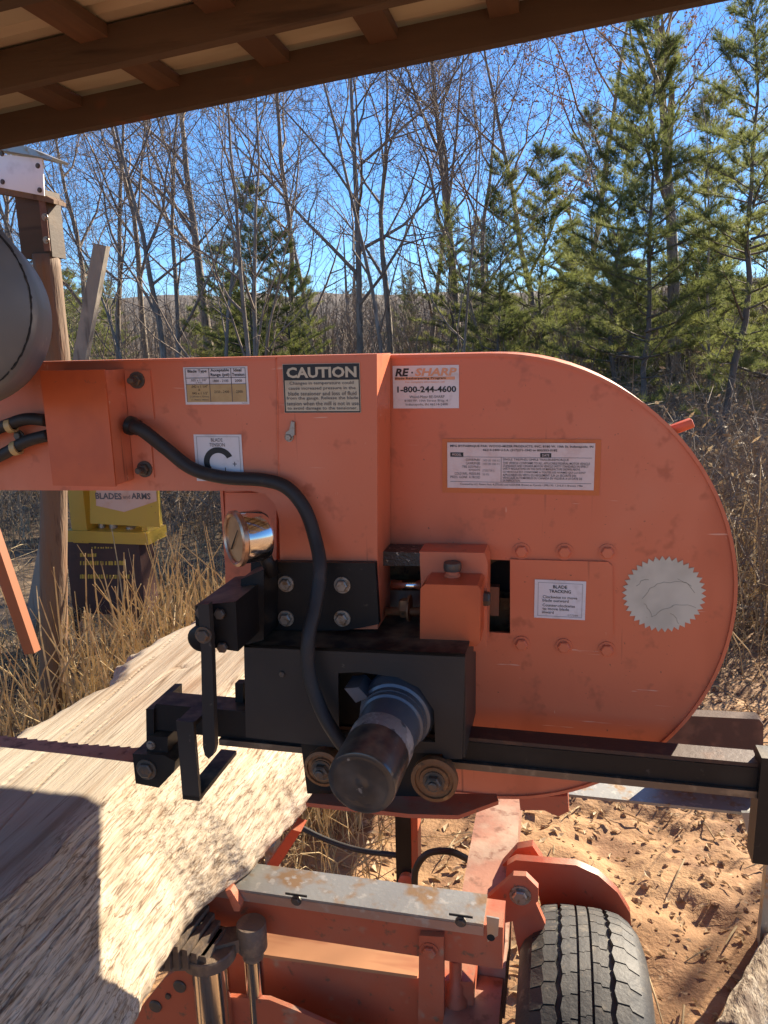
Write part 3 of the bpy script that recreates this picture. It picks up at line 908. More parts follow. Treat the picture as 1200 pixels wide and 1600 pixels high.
# ------------------------------------------------------------------ tracking adjuster in the slot
def adjuster():
    a = P(655, 921, Y=0.955)
    pp('adjuster_tube', [(664, 913), (746, 915), (751, 921), (750, 1004), (744, 1010), (663, 1008), (656, 1001), (657, 919)], 0.945, 1.03, m_orange_bright, head, 0.003)
    pp('adjuster_block', [(655, 862), (757, 864), (762, 880), (760, 1010), (748, 1018), (672, 1014), (660, 950)], 1.0, 1.045, m_orange, head, 0.004)
    q = P(707, 905, Y=0.985)
    lathe('adjuster_bolt', (q.x, 0.985, q.z-0.01), (0, 0, 1), [(0, 0), (0.011, 0), (0.011, 0.016), (0.009, 0.018), (0.009, 0.022), (0, 0.022)], m_orange, head, 14)
    lathe('bolt_head', (q.x, 0.985, q.z+0.0125), (0, 0, 1), [(0, 0), (0.0115, 0), (0.0125, 0.004), (0.0115, 0.011), (0, 0.011)], m_bolt_dark, head, 12)
    q = P(752, 935, Y=0.99)
    bolt('bolt', q, (1, 0, 0), 0.010, m_bolt_dark, head, 0.012)
    q = P(640, 950, Y=1.0)
    bolt('bolt', q, (-1, 0, 0), 0.014, m_rustwheel, head, 0.014)
    tube('threaded_rod', [P(603, 955, Y=1.0), P(668, 955, Y=1.0)], 0.006, m_rustwheel, head, 10, 0)
    tube('threaded_rod', [P(612, 914, Y=1.02), P(668, 914, Y=1.02)], 0.008, m_chrome, head, 12, 0)
    pp('greasy_guide_plate', [(599, 862), (656, 864), (656, 884), (597, 884)], 1.0, 1.044, m_grease, head, 0.002)
    pp('lower_guide_plate', [(592, 982), (700, 992), (700, 1004), (592, 1000)], 0.98, 1.044, m_rust, head, 0.002)
adjuster()

# ------------------------------------------------------------------ black tension bracket, gauge and lever
def tension_bracket():
    br = pp('black_bracket_plate', [(392, 878), (586, 880), (592, 975), (570, 980), (540, 985), (390, 985)], YA-0.012, YA-0.0006, m_black, head, 0.002)
    for px, py in ((447, 912), (535, 914), (447, 966), (535, 966)):
        bolt('bolt', P(px, py, Y=YA-0.013), (0, -1, 0), 0.0085, m_bolt, br, 0.008)
    # arm block that reaches out towards the viewer
    yb = 0.83
    pp('bracket_arm', [(305, 946), (368, 940), (372, 1018), (306, 1008)], yb, YA-0.0130, m_black, head, 0.004)
    pp('bracket_web', [(376, 905), (412, 890), (412, 1000), (376, 1010)], 0.90, YA-0.0130, m_black, head, 0.003)
    for px, py, r in ((317, 956, .008), (345, 958, .007), (349, 1010, .007)):
        bolt('bolt', P(px, py, Y=yb-0.001), (0, -1, 0), r, m_bolt_dark, head, 0.007, False)
    lathe('pivot_pin', P(318, 994, Y=yb-0.001), (0, -1, 0), [(0, 0), (0.0165, 0), (0.0165, 0.010), (0.013, 0.012), (0, 0.012)], m_black, head, 20)
    # hanging lever
    pp('lever', [(309, 944), (326, 944), (331, 1020), (336, 1168), (333, 1180), (326, 1186), (320, 1180), (317, 1168), (314, 1020)], yb-0.022, yb-0.012, m_black_grey, head, 0.002)
    bolt('bolt', P(318, 992, Y=yb-0.0225), (0, -1, 0), 0.008, m_bolt_dark, head, 0.006)
    # pressure gauge
    g = empty2('pressure_gauge', head, P(392, 842, Y=0.9))
    ax = Vector((-0.70, -0.71, 0.02)).normalized()
    c = P(367, 842, Y=0.88)
    r = 0.0345
    lathe('gauge_body', c, -ax, [(0, 0.004), (r*0.93, 0.004), (r*0.97, 0.008), (r*0.97, 0.034), (r*0.9, 0.040), (0, 0.040)], m_chrome, g, 32)
    lathe('bezel', c, ax, [(r*0.84, -0.003), (r*0.86, 0.001), (r*0.94, 0.003), (r*1.04, 0.001), (r*1.05, -0.004), (r*0.98, -0.0065)], m_bezel, g, 36)
    lathe('dial', c, ax, [(0, -0.0012), (r*0.86, -0.0012), (r*0.86, -0.003), (0, -0.003)], m_dial, g, 32)
    a_, u, v = frame_of(ax)
    n0 = c+ax*0.0003
    V, F = [], []
    tip = (Vector((0.55, 0, 0.0)).cross(ax)).normalized()
    dirn = (Vector((0, 0, 1))*0.75+ax.cross(Vector((0, 0, 1)))*-0.65).normalized()
    tube_into(V, F, [n0-dirn*r*0.62, n0+dirn*r*0.5], [0.0011, 0.0006], 4)
    raw('needle', V, F, m_ink, g)
    tube('gauge_stem', [c-ax*0.036+Vector((0, 0, -0.02)), c-ax*0.036+Vector((0.01, 0.01, -0.055))], 0.009, m_black, g, 10, 0)
m_bezel = mat('worn_bezel', (0.55, 0.36, 0.25), 0.3, 0.85, [(60, (0.35, 0.2, 0.12), 0.5, 0.65)])
tension_bracket()

# ------------------------------------------------------------------ guide motor box, motor, hose
YM = 0.90
def motor_box():
    # front panel with a square opening round the motor
    outer = [(381, 1007), (727, 1022), (722, 1186), (692, 1186), (692, 1178), (560, 1172), (384, 1152)]
    hole = [(528, 1052), (560, 1050), (620, 1058), (655, 1075), (678, 1110), (680, 1160), (530, 1150)]
    bm = bmesh.new(); ed = []
    for lp in (outer, hole):
        vs_ = [bm.verts.new(P(x, y, Y=YM)) for x, y in lp]
        for i in range(len(vs_)): ed.append(bm.edges.new((vs_[i], vs_[(i+1) % len(vs_)])))
    bmesh.ops.triangle_fill(bm, use_beauty=True, edges=ed)
    ex = bmesh.ops.extrude_face_region(bm, geom=bm.faces[:])
    for v in ex['geom']:
        if isinstance(v, bmesh.types.BMVert): v.co.y += 0.004
    from_bm('motor_cover', bm, m_black_grey, head, False)
    a = P(381, 1007, Y=YM); b = P(727, 1022, Y=YM)
    prism('cover_top', [P(381, 1007, Y=YM), P(727, 1022, Y=YM), P(727, 1022, Y=YM)+Vector((0, .13, 0)), P(381, 1007, Y=YM)+Vector((0, .13, 0))], (0, 0, -0.004), m_black, head, 0)
    c = P(722, 1186, Y=YM)
    box('cover_side', b.x-0.004, b.x-0.0005, YM+0.0045, YM+0.13, c.z, b.z-0.0045, m_black_grey, head, 0)
    c = P(384, 1152, Y=YM)
    box('cover_side', a.x+0.0005, a.x+0.004, YM+0.0045, YM+0.13, c.z, a.z-0.0045, m_black_grey, head, 0)
    q0 = P(525, 1045, Y=YM+0.05); q1 = P(690, 1185, Y=YM+0.05)
    box('motor_mount', q0.x-.02, q1.x, YM+0.05, YM+0.055, q1.z, q0.z+.02, m_black, head, 0)
    bolt('bolt', P(441, 1053, Y=YM-0.0005), (0, -1, 0), 0.004, m_bolt_dark, head, 0.003, False)
    pp('motor_lug', [(538, 1076), (560, 1074), (575, 1090), (556, 1098)], YM-0.01, YM+0.03, m_motor_body, head, 0.001)
    # motor: body, stepped collar, taped band, black end can
    mo = empty2('guide_motor', head, P(620, 1112, Y=YM))
    ctr = P(618, 1117, Y=0.905)
    y = lambda v: v
    fr = Vector((-0.060, -1, -0.075)).normalized()
    lathe('motor_flange', ctr-fr*0.03, fr, [(0, 0), (0.050, 0), (0.050, 0.022), (0.0475, 0.026), (0.0475, 0.034), (0.044, 0.036), (0.044, 0.044), (0, 0.044)], m_motor_body, mo, 40)
    lathe('motor_body', ctr+fr*0.0145, fr, [(0, 0), (0.0425, 0), (0.0425, 0.008), (0.0395, 0.010), (0.0395, 0.046), (0, 0.046)], m_motor_body, mo, 40)
    lathe('scuffed_band', ctr+fr*0.061, fr, [(0, 0), (0.0400, 0), (0.0408, 0.004), (0.0404, 0.022), (0.0400, 0.026), (0, 0.026)], m_can_band, mo, 40)
    lathe('end_can', ctr+fr*0.0875, fr, [(0, 0), (0.0402, 0), (0.0405, 0.056), (0.0395, 0.0605), (0.036, 0.062), (0.030, 0.0615), (0.010, 0.0600), (0.004, 0.0605), (0, 0.0615)], m_plastic, mo, 48)
    # hose from the cover box over the column to the motor
    pts = [P(203, 664, Y=0.945), P(222, 672, Y=0.935), P(258, 700, Y=0.945), P(300, 732, Y=0.950), P(350, 746, Y=0.950), P(410, 750, Y=0.950), P(448, 762, Y=0.948), P(476, 795, Y=0.946), P(492, 840, Y=0.942), P(500, 885, Y=0.925), P(494, 940, Y=0.905), P(482, 995, Y=0.882), P(483, 1050, Y=0.876), P(500, 1105, Y=0.872), P(524, 1148, Y=0.868), P(545, 1175, Y=0.866)]
    tube('power_hose', pts, 0.0092, m_rubber, head, 14, 8)
    lathe('hose_grommet', P(201, 664, Y=0.945), Vector((1, -0.1, -0.25)), [(0, 0), (0.013, 0), (0.013, 0.007), (0.0105, 0.010), (0.0105, 0.016), (0, 0.016)], m_black, head, 20)
    # two hoses leaving the box on its left
    for ys in (((72, 657), (40, 655), (0, 668), (-60, 690), (-160, 700)), ((76, 680), (40, 690), (0, 712), (-60, 735), (-160, 745))):
        tube('hydraulic_hose', [P(x, y_, Y=0.945) for x, y_ in ys], 0.0085, m_rubber, head, 12, 8)
    for px, py in ((17, 665), (25, 700)):
        q = P(px, py, Y=0.945)
        bm = bmesh.new(); bm_lathe(bm, q-Vector((.004, 0, .001)), Vector((1, 0, .25)), [(0.0075, 0), (0.0105, 0), (0.0105, 0.009), (0.0075, 0.009)], 14)
        from_bm('hose_clamp', bm, m_gold, head, True)
    bolt('bolt', P(30, 681, Y=0.955), (0, -1, 0), 0.006, m_bolt_dark, head, 0.006)
motor_box()

# small orange knob behind the grey tank
lathe('arm_knob', P(60, 551, Y=YA+0.02), (0, 0, 1), [(0, -0.006), (0.005, -0.006), (0.006, 0.0), (0.005, 0.006), (0, 0.008)], m_orange_bright, head, 12)

# rollers and the red plate under the head
def rollers():
    pl = P(482, 1248, Y=0.94)
    z = P(600, 1262, Y=0.90).z
    pts = [P(478, 1254, Z=z), P(488, 1240, Z=z), P(775, 1240, Z=z), P(779, 1251, Z=z), P(716, 1274, Z=z), P(640, 1272, Z=z)]
    prism('roller_plate', pts, (0, 0, -0.006), m_orange_d, head, 0.001)
    for px, py, r in ((503, 1203, 0.0255), (678, 1221, 0.0305)):
        yr = 0.885
        c = P(px, py, Y=yr)
        w = lathe('guide_roller', c, (0, 1, 0), [(0, 0), (r*0.62, 0), (r*0.66, 0.003), (r*0.80, 0.003), (r*0.83, 0.0), (r, 0.0015), (r, 0.010), (r*0.86, 0.013), (r*0.86, 0.024), (0, 0.024)], m_rustwheel, head, 36)
        bolt('bolt', c-Vector((0, 0.0005, 0)), (0, -1, 0), 0.0105, m_bolt_dark, w, 0.010, True, 0.004)
    pp('roller_hanger', [(470, 1160), (700, 1178), (705, 1246), (480, 1240)], 0.925, 0.931, m_black, head, 0.001)
    # orange boss seen below the plate
    pp('lower_boss', [(811, 1246), (886, 1244), (889, 1268), (872, 1276), (850, 1266), (813, 1266)], 1.06, 1.12, m_orange_d, head, 0.002)
rollers()

# ------------------------------------------------------------------ blade guide arm: sliding bar with guide block at its tip
def guide_arm():
    g = empty('blade_guide_arm', P(300, 1160, Y=0.92), 'long black sliding blade guide bar under the motor box', 'guide arm')
    y0, y1 = 0.945, 0.985
    # the long bar: an angle with a top flange, web and steel wear strip
    a = P(238, 1113, Y=y0); b = P(1196, 1172, Y=y0)
    zt = P(740, 1160, Y=y0).z; zb = P(740, 1196, Y=y0).z
    xr = P(1187, 1190, Y=y0).x
    box('bar', a.x+0.01, xr, y0, y1, zb+0.006, zt, m_black, g, 0.002)
    box('top_flange', a.x+0.08, xr, y0+0.001, y1-0.006, zt+0.0006, zt+0.006, m_rust_black, g, 0.001)
    box('wear_strip', P(345, 1160, Y=y0).x, xr, y0-0.006, y1-0.01, zb-0.004, zb+0.0054, m_steel_dark, g, 0.001)
    # end post
    q0 = P(1188, 1185, Y=y0-0.006); q1 = P(1206, 1348, Y=y0-0.006)
    box('end_post', q0.x, q0.x+0.022, y0-0.012, y0+0.02, q1.z, q0.z+0.004, m_black, g, 0.002)
    # left tip: square tube end, guide block and bent strap
    pp('tip_tube', [(244, 1100), (385, 1112), (385, 1150), (236, 1140), (236, 1112)], 0.905, 0.944, m_black, g, 0.004)
    pp('tip_plate', [(228, 1108), (240, 1108), (241, 1170), (229, 1168)], 0.90, 0.985, m_black, g, 0.001)
    gb = pp('guide_block', [(207, 1178), (256, 1180), (274, 1190), (272, 1206), (248, 1231), (212, 1224)], 0.885, 0.93, m_black, g, 0.003)
    pp('block_hanger', [(232, 1150), (262, 1152), (262, 1184), (228, 1182)], 0.893, 0.935, m_black, g, 0.002)
    bolt('bolt', P(229, 1202, Y=0.8845), (0, -1, 0), 0.0115, m_bolt_dark, gb, 0.007)
    bolt('bolt', P(236, 1164, Y=0.8925), (0, -1, 0), 0.005, m_bolt, g, 0.005)
    # bent strap: front leg, bottom leg running back
    yf = 0.855
    p0 = P(275, 1126, Y=yf); p1 = P(312, 1252, Y=yf)
    box('strap_front', p0.x, p1.x, yf, yf+0.006, p1.z+0.0065, p0.z, m_black_grey, g, 0.0015)
    box('strap_bottom', p0.x, p1.x, yf, yf+0.125, p1.z, p1.z+0.006, m_black, g, 0.0015)
    box('strap_top', p0.x, p1.x, yf+0.0065, yf+0.05, p0.z-0.008, p0.z-0.002, m_black, g, 0.0015)
    pp('back_stop', [(367, 1068), (380, 1068), (380, 1112), (368, 1112)], 0.93, 0.944, m_black, g, 0.001)
m_rust_black = mat('rusty_black_steel', (0.055, 0.030, 0.022), 0.55, 0.2, [(30, (0.10, 0.05, 0.03), 0.5, 0.68)], bump=(120, 0.2, 0.002))
m_steel_dark = mat('worn_dark_steel', (0.16, 0.13, 0.10), 0.42, 0.6, [(40, (0.25, 0.21, 0.16), 0.5, 0.68)], bump=(120, 0.2, 0.002))
guide_arm()

# ------------------------------------------------------------------ saw blade
def blade():
    z = P(110, 1176, Y=0.90).z
    xa = P(-700, 1170, Y=0.9).x; xb = P(262, 1172, Y=0.9).x
    y0, y1 = 0.895, 0.922
    V, F = [], []
    x = xa; pitch = 0.0175
    bot = []; i = 0
    xs = []
    while x < xb:
        xs += [(x, y1), (x+pitch*0.35, y1+0.0015), (x+pitch*0.72, y1+0.0045), (x+pitch*0.86, y1+0.0005)]
        x += pitch
    for th in (0, 0.0011):
        for (xx, yy) in xs:
            f = max(0, (xx-(xb-0.16))/0.16)
            # the band twists a little into the guide
            V.append((xx, y0, z+th-0.003*f)); V.append((xx, yy, z+th+0.006*f))
    n = len(xs)
    for i in range(n-1):
        F += [(2*i, 2*i+2, 2*i+3, 2*i+1)[::-1], (2*n+2*i, 2*n+2*i+2, 2*n+2*i+3, 2*n+2*i+1), (2*i, 2*i+2, 2*n+2*i+2, 2*n+2*i), (2*i+1, 2*i+3, 2*n+2*i+3, 2*n+2*i+1)]
    raw('blade', V, F, m_blade, head)['label'] = 'rust brown toothed bandsaw blade'
blade()

# ------------------------------------------------------------------ grey tank
def tank():
    t = empty('grey_tank', P(-100, 660, Y=0.8), 'dark grey domed tank with cracked seam at the left edge', 'tank')
    c = P(-122, 474, Y=0.74)
    ax = Vector((0.50, -0.86, 0.05)).normalized()
    r = 0.118
    lathe('tank_shell', c-ax*0.16, ax, [(0, 0), (r*0.9, 0), (r, 0.02), (r, 0.16), (r*0.985, 0.170), (r*0.93, 0.181), (r*0.75, 0.196), (r*0.45, 0.207), (0, 0.211)], m_tank, t, 72)
    # broken bead of black sealant following the seam
    a, u, v = frame_of(ax)
    V, F = [], []
    random.seed(9)
    for k in range(26):
        a0 = 2*math.pi*k/26; a1 = a0+2*math.pi/26*(random.uniform(0.7, 0.95) if k % 9 == 0 else 1.02)
        pts = []
        for s in np.linspace(a0, a1, 8):
            rr = r*0.952+random.uniform(-0.0006, 0.0006)
            pts.append(c-ax*0.16+ax*0.1775+(u*math.cos(s)+v*math.sin(s))*rr)
        tube_into(V, F, pts, [random.uniform(0.0006, 0.0017) for _ in pts], 5)
    raw('seam', V, F, m_crack, t)
    box('mounting_bracket', c.x-0.14, c.x-0.10, 0.80, YA-0.001, c.z-r*0.8, c.z-r*0.3, m_black, t, 0.002)
tank()

# ================================================================== LOG
def timber_mat():
    m = bpy.data.materials.new('weathered_log'); m.use_nodes = True
    nt = m.node_tree; N = nt.nodes; L = nt.links
    b = N['Principled BSDF']; b.inputs['Roughness'].default_value = 0.85; b.inputs['Specular IOR Level'].default_value = 0.25
    at = N.new('ShaderNodeAttribute'); at.attribute_name = 'bark'
    g = N.new('ShaderNodeNewGeometry')
    def nz(scale, st, det=3):
        mp = N.new('ShaderNodeMapping'); mp.inputs['Scale'].default_value = st
        mp.inputs['Rotation'].default_value = (0, 0, LOG_ROT)
        L.new(g.outputs['Position'], mp.inputs['Vector'])
        t = N.new('ShaderNodeTexNoise'); t.inputs['Scale'].default_value = scale; t.inputs['Detail'].default_value = det; t.inputs['Roughness'].default_value = 0.65
        L.new(mp.outputs[0], t.inputs['Vector']); return t.outputs['Fac']
    def ramp(src, stops):
        r = N.new('ShaderNodeValToRGB'); e = r.color_ramp.elements
        e[0].position, e[0].color = stops[0][0], (*stops[0][1], 1); e[1].position, e[1].color = stops[-1][0], (*stops[-1][1], 1)
        for p_, c_ in stops[1:-1]:
            k = e.new(p_); k.color = (*c_, 1)
        L.new(src, r.inputs[0]); return r.outputs[0]
    def mix(f, a, c, op='MIX'):
        x = N.new('ShaderNodeMix'); x.data_type = 'RGBA'; x.blend_type = op
        if isinstance(f, float): x.inputs['Factor'].default_value = f
        else: L.new(f, x.inputs['Factor'])
        L.new(a, x.inputs[6]); L.new(c, x.inputs[7]); return x.outputs[2]
    flat = ramp(nz(9, (1, 0.10, 1)), [(0.30, (0.33, 0.265, 0.20)), (0.5, (0.43, 0.37, 0.29)), (0.70, (0.51, 0.45, 0.36))])
    flat2 = ramp(nz(70, (1, 0.04, 1)), [(0.33, (0.62, 0.52, 0.43)), (0.50, (1, 1, 1))])
    flat = mix(0.75, flat, flat2, 'MULTIPLY')
    red = ramp(nz(4, (1, 0.5, 1)), [(0.50, (1, 1, 1)), (0.72, (0.80, 0.52, 0.38))])
    flat = mix(0.7, flat, red, 'MULTIPLY')
    bark = ramp(nz(55, (1, 0.07, 1)), [(0.30, (0.38, 0.29, 0.20)), (0.46, (0.54, 0.44, 0.32)), (0.66, (0.64, 0.54, 0.41))])
    bark2 = ramp(nz(210, (1, 0.07, 1)), [(0.34, (0.50, 0.40, 0.32)), (0.48, (1, 1, 1))])
    bark = mix(0.8, bark, bark2, 'MULTIPLY')
    blot = ramp(nz(16, (1, 0.5, 1), 3), [(0.68, (1, 1, 1)), (0.76, (0.5, 0.26, 0.17))])
    bark = mix(0.7, bark, blot, 'MULTIPLY')
    def lines(scale, st, w):
        a1 = N.new('ShaderNodeMath'); a1.operation = 'SUBTRACT'; L.new(nz(scale, st, 2), a1.inputs[0]); a1.inputs[1].default_value = 0.5
        a2 = N.new('ShaderNodeMath'); a2.operation = 'ABSOLUTE'; L.new(a1.outputs[0], a2.inputs[0])
        return ramp(a2.outputs[0], [(0.0, (0.22, 0.15, 0.10)), (w, (1, 1, 1))])
    bark = mix(0.75, bark, lines(75, (1, 0.07, 1), 0.022), 'MULTIPLY')
    bark = mix(0.5, bark, lines(150, (1, 0.10, 1), 0.03), 'MULTIPLY')
    flat = mix(0.6, flat, lines(16, (1, 0.03, 1), 0.006), 'MULTIPLY')
    col = mix(at.outputs['Fac'], flat, bark)
    L.new(col, b.inputs['Base Color'])
    h1 = nz(190, (1, 0.05, 1), 4)
    bp = N.new('ShaderNodeBump'); bp.inputs['Strength'].default_value = 0.45; bp.inputs['Distance'].default_value = 0.005
    L.new(h1, bp.inputs['Height'])
    h2 = nz(330, (1, 0.12, 1), 2)
    bp2 = N.new('ShaderNodeBump'); bp2.inputs['Strength'].default_value = 0.15; bp2.inputs['Distance'].default_value = 0.004
    L.new(h2, bp2.inputs['Height']); L.new(bp.outputs[0], bp2.inputs['Normal'])
    L.new(bp2.outputs[0], b.inputs['Normal'])
    return m

ZT = 0.955        # sawn face
ZL = 0.775        # lower edge, resting on the bunk
s0, s1 = P(0, 1400, Z=ZT), P(385, 1062, Z=ZT)
e0, e1 = P(215, 1600, Z=ZL), P(478, 1262, Z=ZL+0.02)
LOG_ROT = math.atan2(s1.x-s0.x, s1.y-s0.y)*1.0
def build_log():
    xs = lambda y: s0.x+(s1.x-s0.x)*(y-s0.y)/(s1.y-s0.y)
    ep = [P(x, y, Z=ZL) for x, y in ((150, 1720), (203, 1600), (240, 1505), (264, 1463), (300, 1413), (366, 1363), (424, 1305), (470, 1259), (520, 1205), (600, 1120), (700, 1010))]
    ep.sort(key=lambda p: p.y)
    xe = lambda y: float(np.interp(y, [p.y for p in ep], [p.x for p in ep]))
    lp = [P(x, y, Z=ZT) for x, y in ((-200, 1262), (0, 1150), (60, 1112), (110, 1085), (165, 1060), (180, 1035), (205, 1010), (245, 990), (300, 962), (310, 950), (345, 938))]
    lp.sort(key=lambda p: p.y)
    ly = [p.y for p in lp]; lx = [p.x for p in lp]
    xl = lambda y: float(np.interp(y, ly, lx))
    ya, yb = 0.25, P(345, 936, Z=ZT).y
    nu, nv = 520, 280
    pts = np.empty((nu*nv, 3)); bark = np.empty(nu*nv, np.float32)
    k = 0
    nf = 110; nb = 150            # columns over the sawn face / bark
    for i in range(nu):
        t = i/(nu-1)
        y = ya+(yb-ya)*t
        X0 = xl(y) if y > ly[0] else xl(ly[0])-(ly[0]-y)*0.25
        X0 += 0.012*fbm(y*7, 1.3, 0, 3)
        X1 = xs(y)+0.018*fbm(y*4, 7.7, 0, 4)
        X2 = xe(y)+0.012*fbm(y*9, 3.1, 0, 3)
        if X1 < X0+0.02: X1 = X0+0.02
        if X2 < X1+0.06: X2 = X1+0.06
        endw = 0.0
        for j in range(nv):
            if j < nf:
                u = j/(nf-1)
                x = X0+(X1-X0)*u
                z = ZT
                bk = 0.0
                # sawn face: faint ridges, long drying cracks
                z += 0.0012*fbm(x*30, y*3, 2, 3)
                c = abs(noise.noise(Vector((x*11+0.4*y, y*0.7, 8.2))))
                if c < 0.010: z -= 0.004*(1-c/0.010)
                edge = min(1, (x-X0)/0.05)
                z -= (1-edge)**2*(0.03+0.02*fbm(x*20, y*20, 4, 2))
                eb = min(1, (X1-x)/0.03)
                if eb < 1: z -= (1-eb)*0.004*(1+fbm(x*40, y*12, 1, 3)); bk = 1-eb
                yy = y
            elif j < nf+nb:
                u = (j-nf+1)/nb
                x = X1+(X2-X1)*u
                z = ZT-0.004-(ZT-ZL-0.004)*(0.72*u+0.28*u**3)
                bk = 1.0
                f = fbm(x*22+1.2*y, y*7, z*22, 4)
                rid = 1-abs(noise.noise(Vector((x*34+1.5*y, y*3.0, z*30))))
                d = 0.0028*f+0.0024*fbm(x*110+2*y, y*5, z*110, 3)+0.0012*fbm(x*260, y*9, z*260, 2)
                x += d*0.6*u; z += d
                yy = y
            else:
                u = (j-nf-nb+1)/(nv-nf-nb)
                # flank below the widest point, tucked back under
                x = X2-(X2-X0)*max(0, (u-0.22))/0.78+0.006*fbm(y*20, u*9, 3, 3)
                z = ZL-min(1, u/0.22)*0.024
                if u > 0.22: z = ZL-0.024
                bk = 1.0; yy = y
            if t > 0.985: yy += 0.02*fbm(x*18, z*18, 1, 3)
            pts[k] = (x, yy, z); bark[k] = bk; k += 1
    o = grid_mesh('log', pts, nu, nv, None)
    me = o.data
    if me.polygons[50].normal.z < 0: me.flip_normals()
    at = me.attributes.new('bark', 'FLOAT', 'POINT')
    at.data.foreach_set('value', bark)
    # far end cap
    bm = bmesh.new(); bm.from_mesh(me); bm.verts.ensure_lookup_table()
    ring = [bm.verts[(nu-1)*nv+j] for j in range(nv)]
    c = bm.verts.new(sum((v.co for v in ring), Vector())/nv)
    c.co.y -= 0.015
    for j in range(nv):
        a, b_ = ring[j], ring[(j+1) % nv]
        try: bm.faces.new((a, b_, c))
        except Exception: pass
    bmesh.ops.recalc_face_normals(bm, faces=bm.faces[:])
    bm.to_mesh(me); bm.free()
    me.materials.append(timber_mat())
    tag(o, 'big pale weathered log with sawn top and rough bark side', 'log')
build_log()

# ================================================================== MILL BED
bed = empty('mill_bed', (0.2, 1.1, 0.0), 'orange steel mill bed frame with capped bunk below the log', 'mill bed')
ZB = 0.748
cxw = P(922, 1500, Y=0.93).x
def mill_bed():
    # bunk: square tube with a bare steel cap
    yb0 = P(755, 1441, Z=ZB).y; yb1 = P(760, 1405, Z=ZB).y
    xr = P(788, 1425, Z=ZB).x; xl = P(250, 1400, Z=ZB).x
    xc = P(757, 1432, Z=ZB).x
    zb = ZB-0.078
    bk = box('bunk', xl, xr, yb0, yb1+0.008, zb, ZB-0.0045, m_orange_d, bed, 0.004)
    cap = box('bunk_cap', xl, xc, yb0-0.004, yb1+0.011, ZB-0.0040, ZB, m_galv, bk, 0.0012)
    box('bunk_cap_skirt', xl, xc, yb0-0.0045, yb0-0.0012, ZB-0.020, ZB-0.0042, m_galv_pink, bk, 0.0008)
    for px, py in ((463, 1407), (720, 1440)):
        q = P(px, py, Y=yb0-0.006)
        bolt('bolt', q, (0, -1, 0), 0.0065, m_bolt_dark, bk, 0.005)
        box('weld_slot', q.x-0.018, q.x+0.018, yb0-0.0062, yb0-0.0047, q.z+0.008, q.z+0.0115, m_crack, bk, 0)
    # latch hole on bunk end
    q = P(767, 1465, Y=yb0-0.0006)
    lathe('drain_hole', q, (0, -1, 0), [(0, 0.0004), (0.006, 0.0004), (0.006, 0), (0, 0)], m_crack, bk, 14)
    pp('worn_patch', [(760, 1432), (780, 1436), (778, 1462), (762, 1472)], yb0-0.0008, yb0+0.002, m_steel, bk, 0)
    # upright bracket bolted to the bunk
    yk = yb0-0.012
    br = pp('bunk_bracket', [(655, 1462), (693, 1464), (694, 1700), (652, 1700)], yk, yb0-0.0008, m_orange_d, bed, 0.002)
    bolt('bolt', P(671, 1486, Y=yk-0.0005), (0, -1, 0), 0.011, m_orange_d, br, 0.008)
    q = P(712, 1540, Y=yb0+0.02)
    lathe('jack_screw', (q.x, yb0+0.02, q.z-0.05), (0, 0, 1), [(0, 0), (0.020, 0), (0.020, 0.03), (0.014, 0.04), (0.014, 0.055), (0.010, 0.06), (0.010, 0.10), (0, 0.10)], m_orange_d, bed, 14)
    # bed tubes under the bunk
    pp('cross_tube', [(340, 1484), (652, 1528), (740, 1535), (740, 1640), (340, 1640)], yb0+0.015, yb0+0.09, m_orange_d, bed, 0.004)
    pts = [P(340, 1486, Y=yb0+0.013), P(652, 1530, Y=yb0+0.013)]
    prism('sunlit_flange', [pts[0], pts[1], pts[1]+Vector((0, .075, 0)), pts[0]+Vector((0, .075, 0))], (0, 0, 0.006), m_sunlit_top, bed, 0.001)  # strip over the cross tube, its pale colour stands for sunlight
    # near lower plate with a bright edge
    ya = yb0-0.05
    pp('near_gusset', [(330, 1556), (420, 1562), (470, 1582), (600, 1640), (600, 1760), (330, 1760)], ya, ya+0.008, m_orange_d, bed, 0.001)
    # main rail running away from the viewer
    zr = 0.60
    a0 = P(722, 1392, Z=zr); a1 = P(790, 1392, Z=zr); 
    yfar = P(790, 1250, Z=zr).y
    box('main_rail', a0.x, a0.x+0.092, yb1+0.03, 4.2, zr-0.10, zr, m_bedrust, bed, 0.006)
    box('rail_front', a0.x+0.004, a0.x+0.088, 0.2, yb1+0.028, zr-0.105, zr-0.02, m_bedrust, bed, 0.006)
    # second bunk further along, nearly hidden under the log
    box('bunk', xl-0.3, a0.x+0.01, 2.05, 2.12, ZB-0.078, ZB-0.006, m_orange_d, bed, 0.004)
    # log-turner arm: post, link and hydraulic line
    y2 = 1.62
    p0 = P(617, 1270, Y=y2); p1 = P(650, 1388, Y=y2)
    box('turner_post', p0.x, p0.x+0.038, y2, y2+0.04, 0.05, 0.86, m_black, bed, 0.003)
    box('turner_post_face', p0.x+0.0385, p0.x+0.055, y2+0.002, y2+0.045, 0.35, 0.90, m_orange_d, bed, 0.002)
    q = P(636, 1375, Y=y2-0.004)
    lathe('pivot_boss', q, (0, -1, 0), [(0, -0.02), (0.020, -0.02), (0.020, 0.01), (0.014, 0.014), (0, 0.014)], m_orange_d, bed, 18)
    tube('hydraulic_line', [P(648, 1392, Y=1.58), P(650, 1358, Y=1.56), P(668, 1334, Y=1.55), P(700, 1330, Y=1.55), P(726, 1340, Y=1.58), P(740, 1352, Y=1.62)], 0.008, m_rubber, bed, 10, 8)
    # support leg and brace behind the log edge
    pp('side_support', [(402, 1372), (456, 1296), (470, 1300), (415, 1385)], 1.30, 1.34, m_orange_d, bed, 0.002)
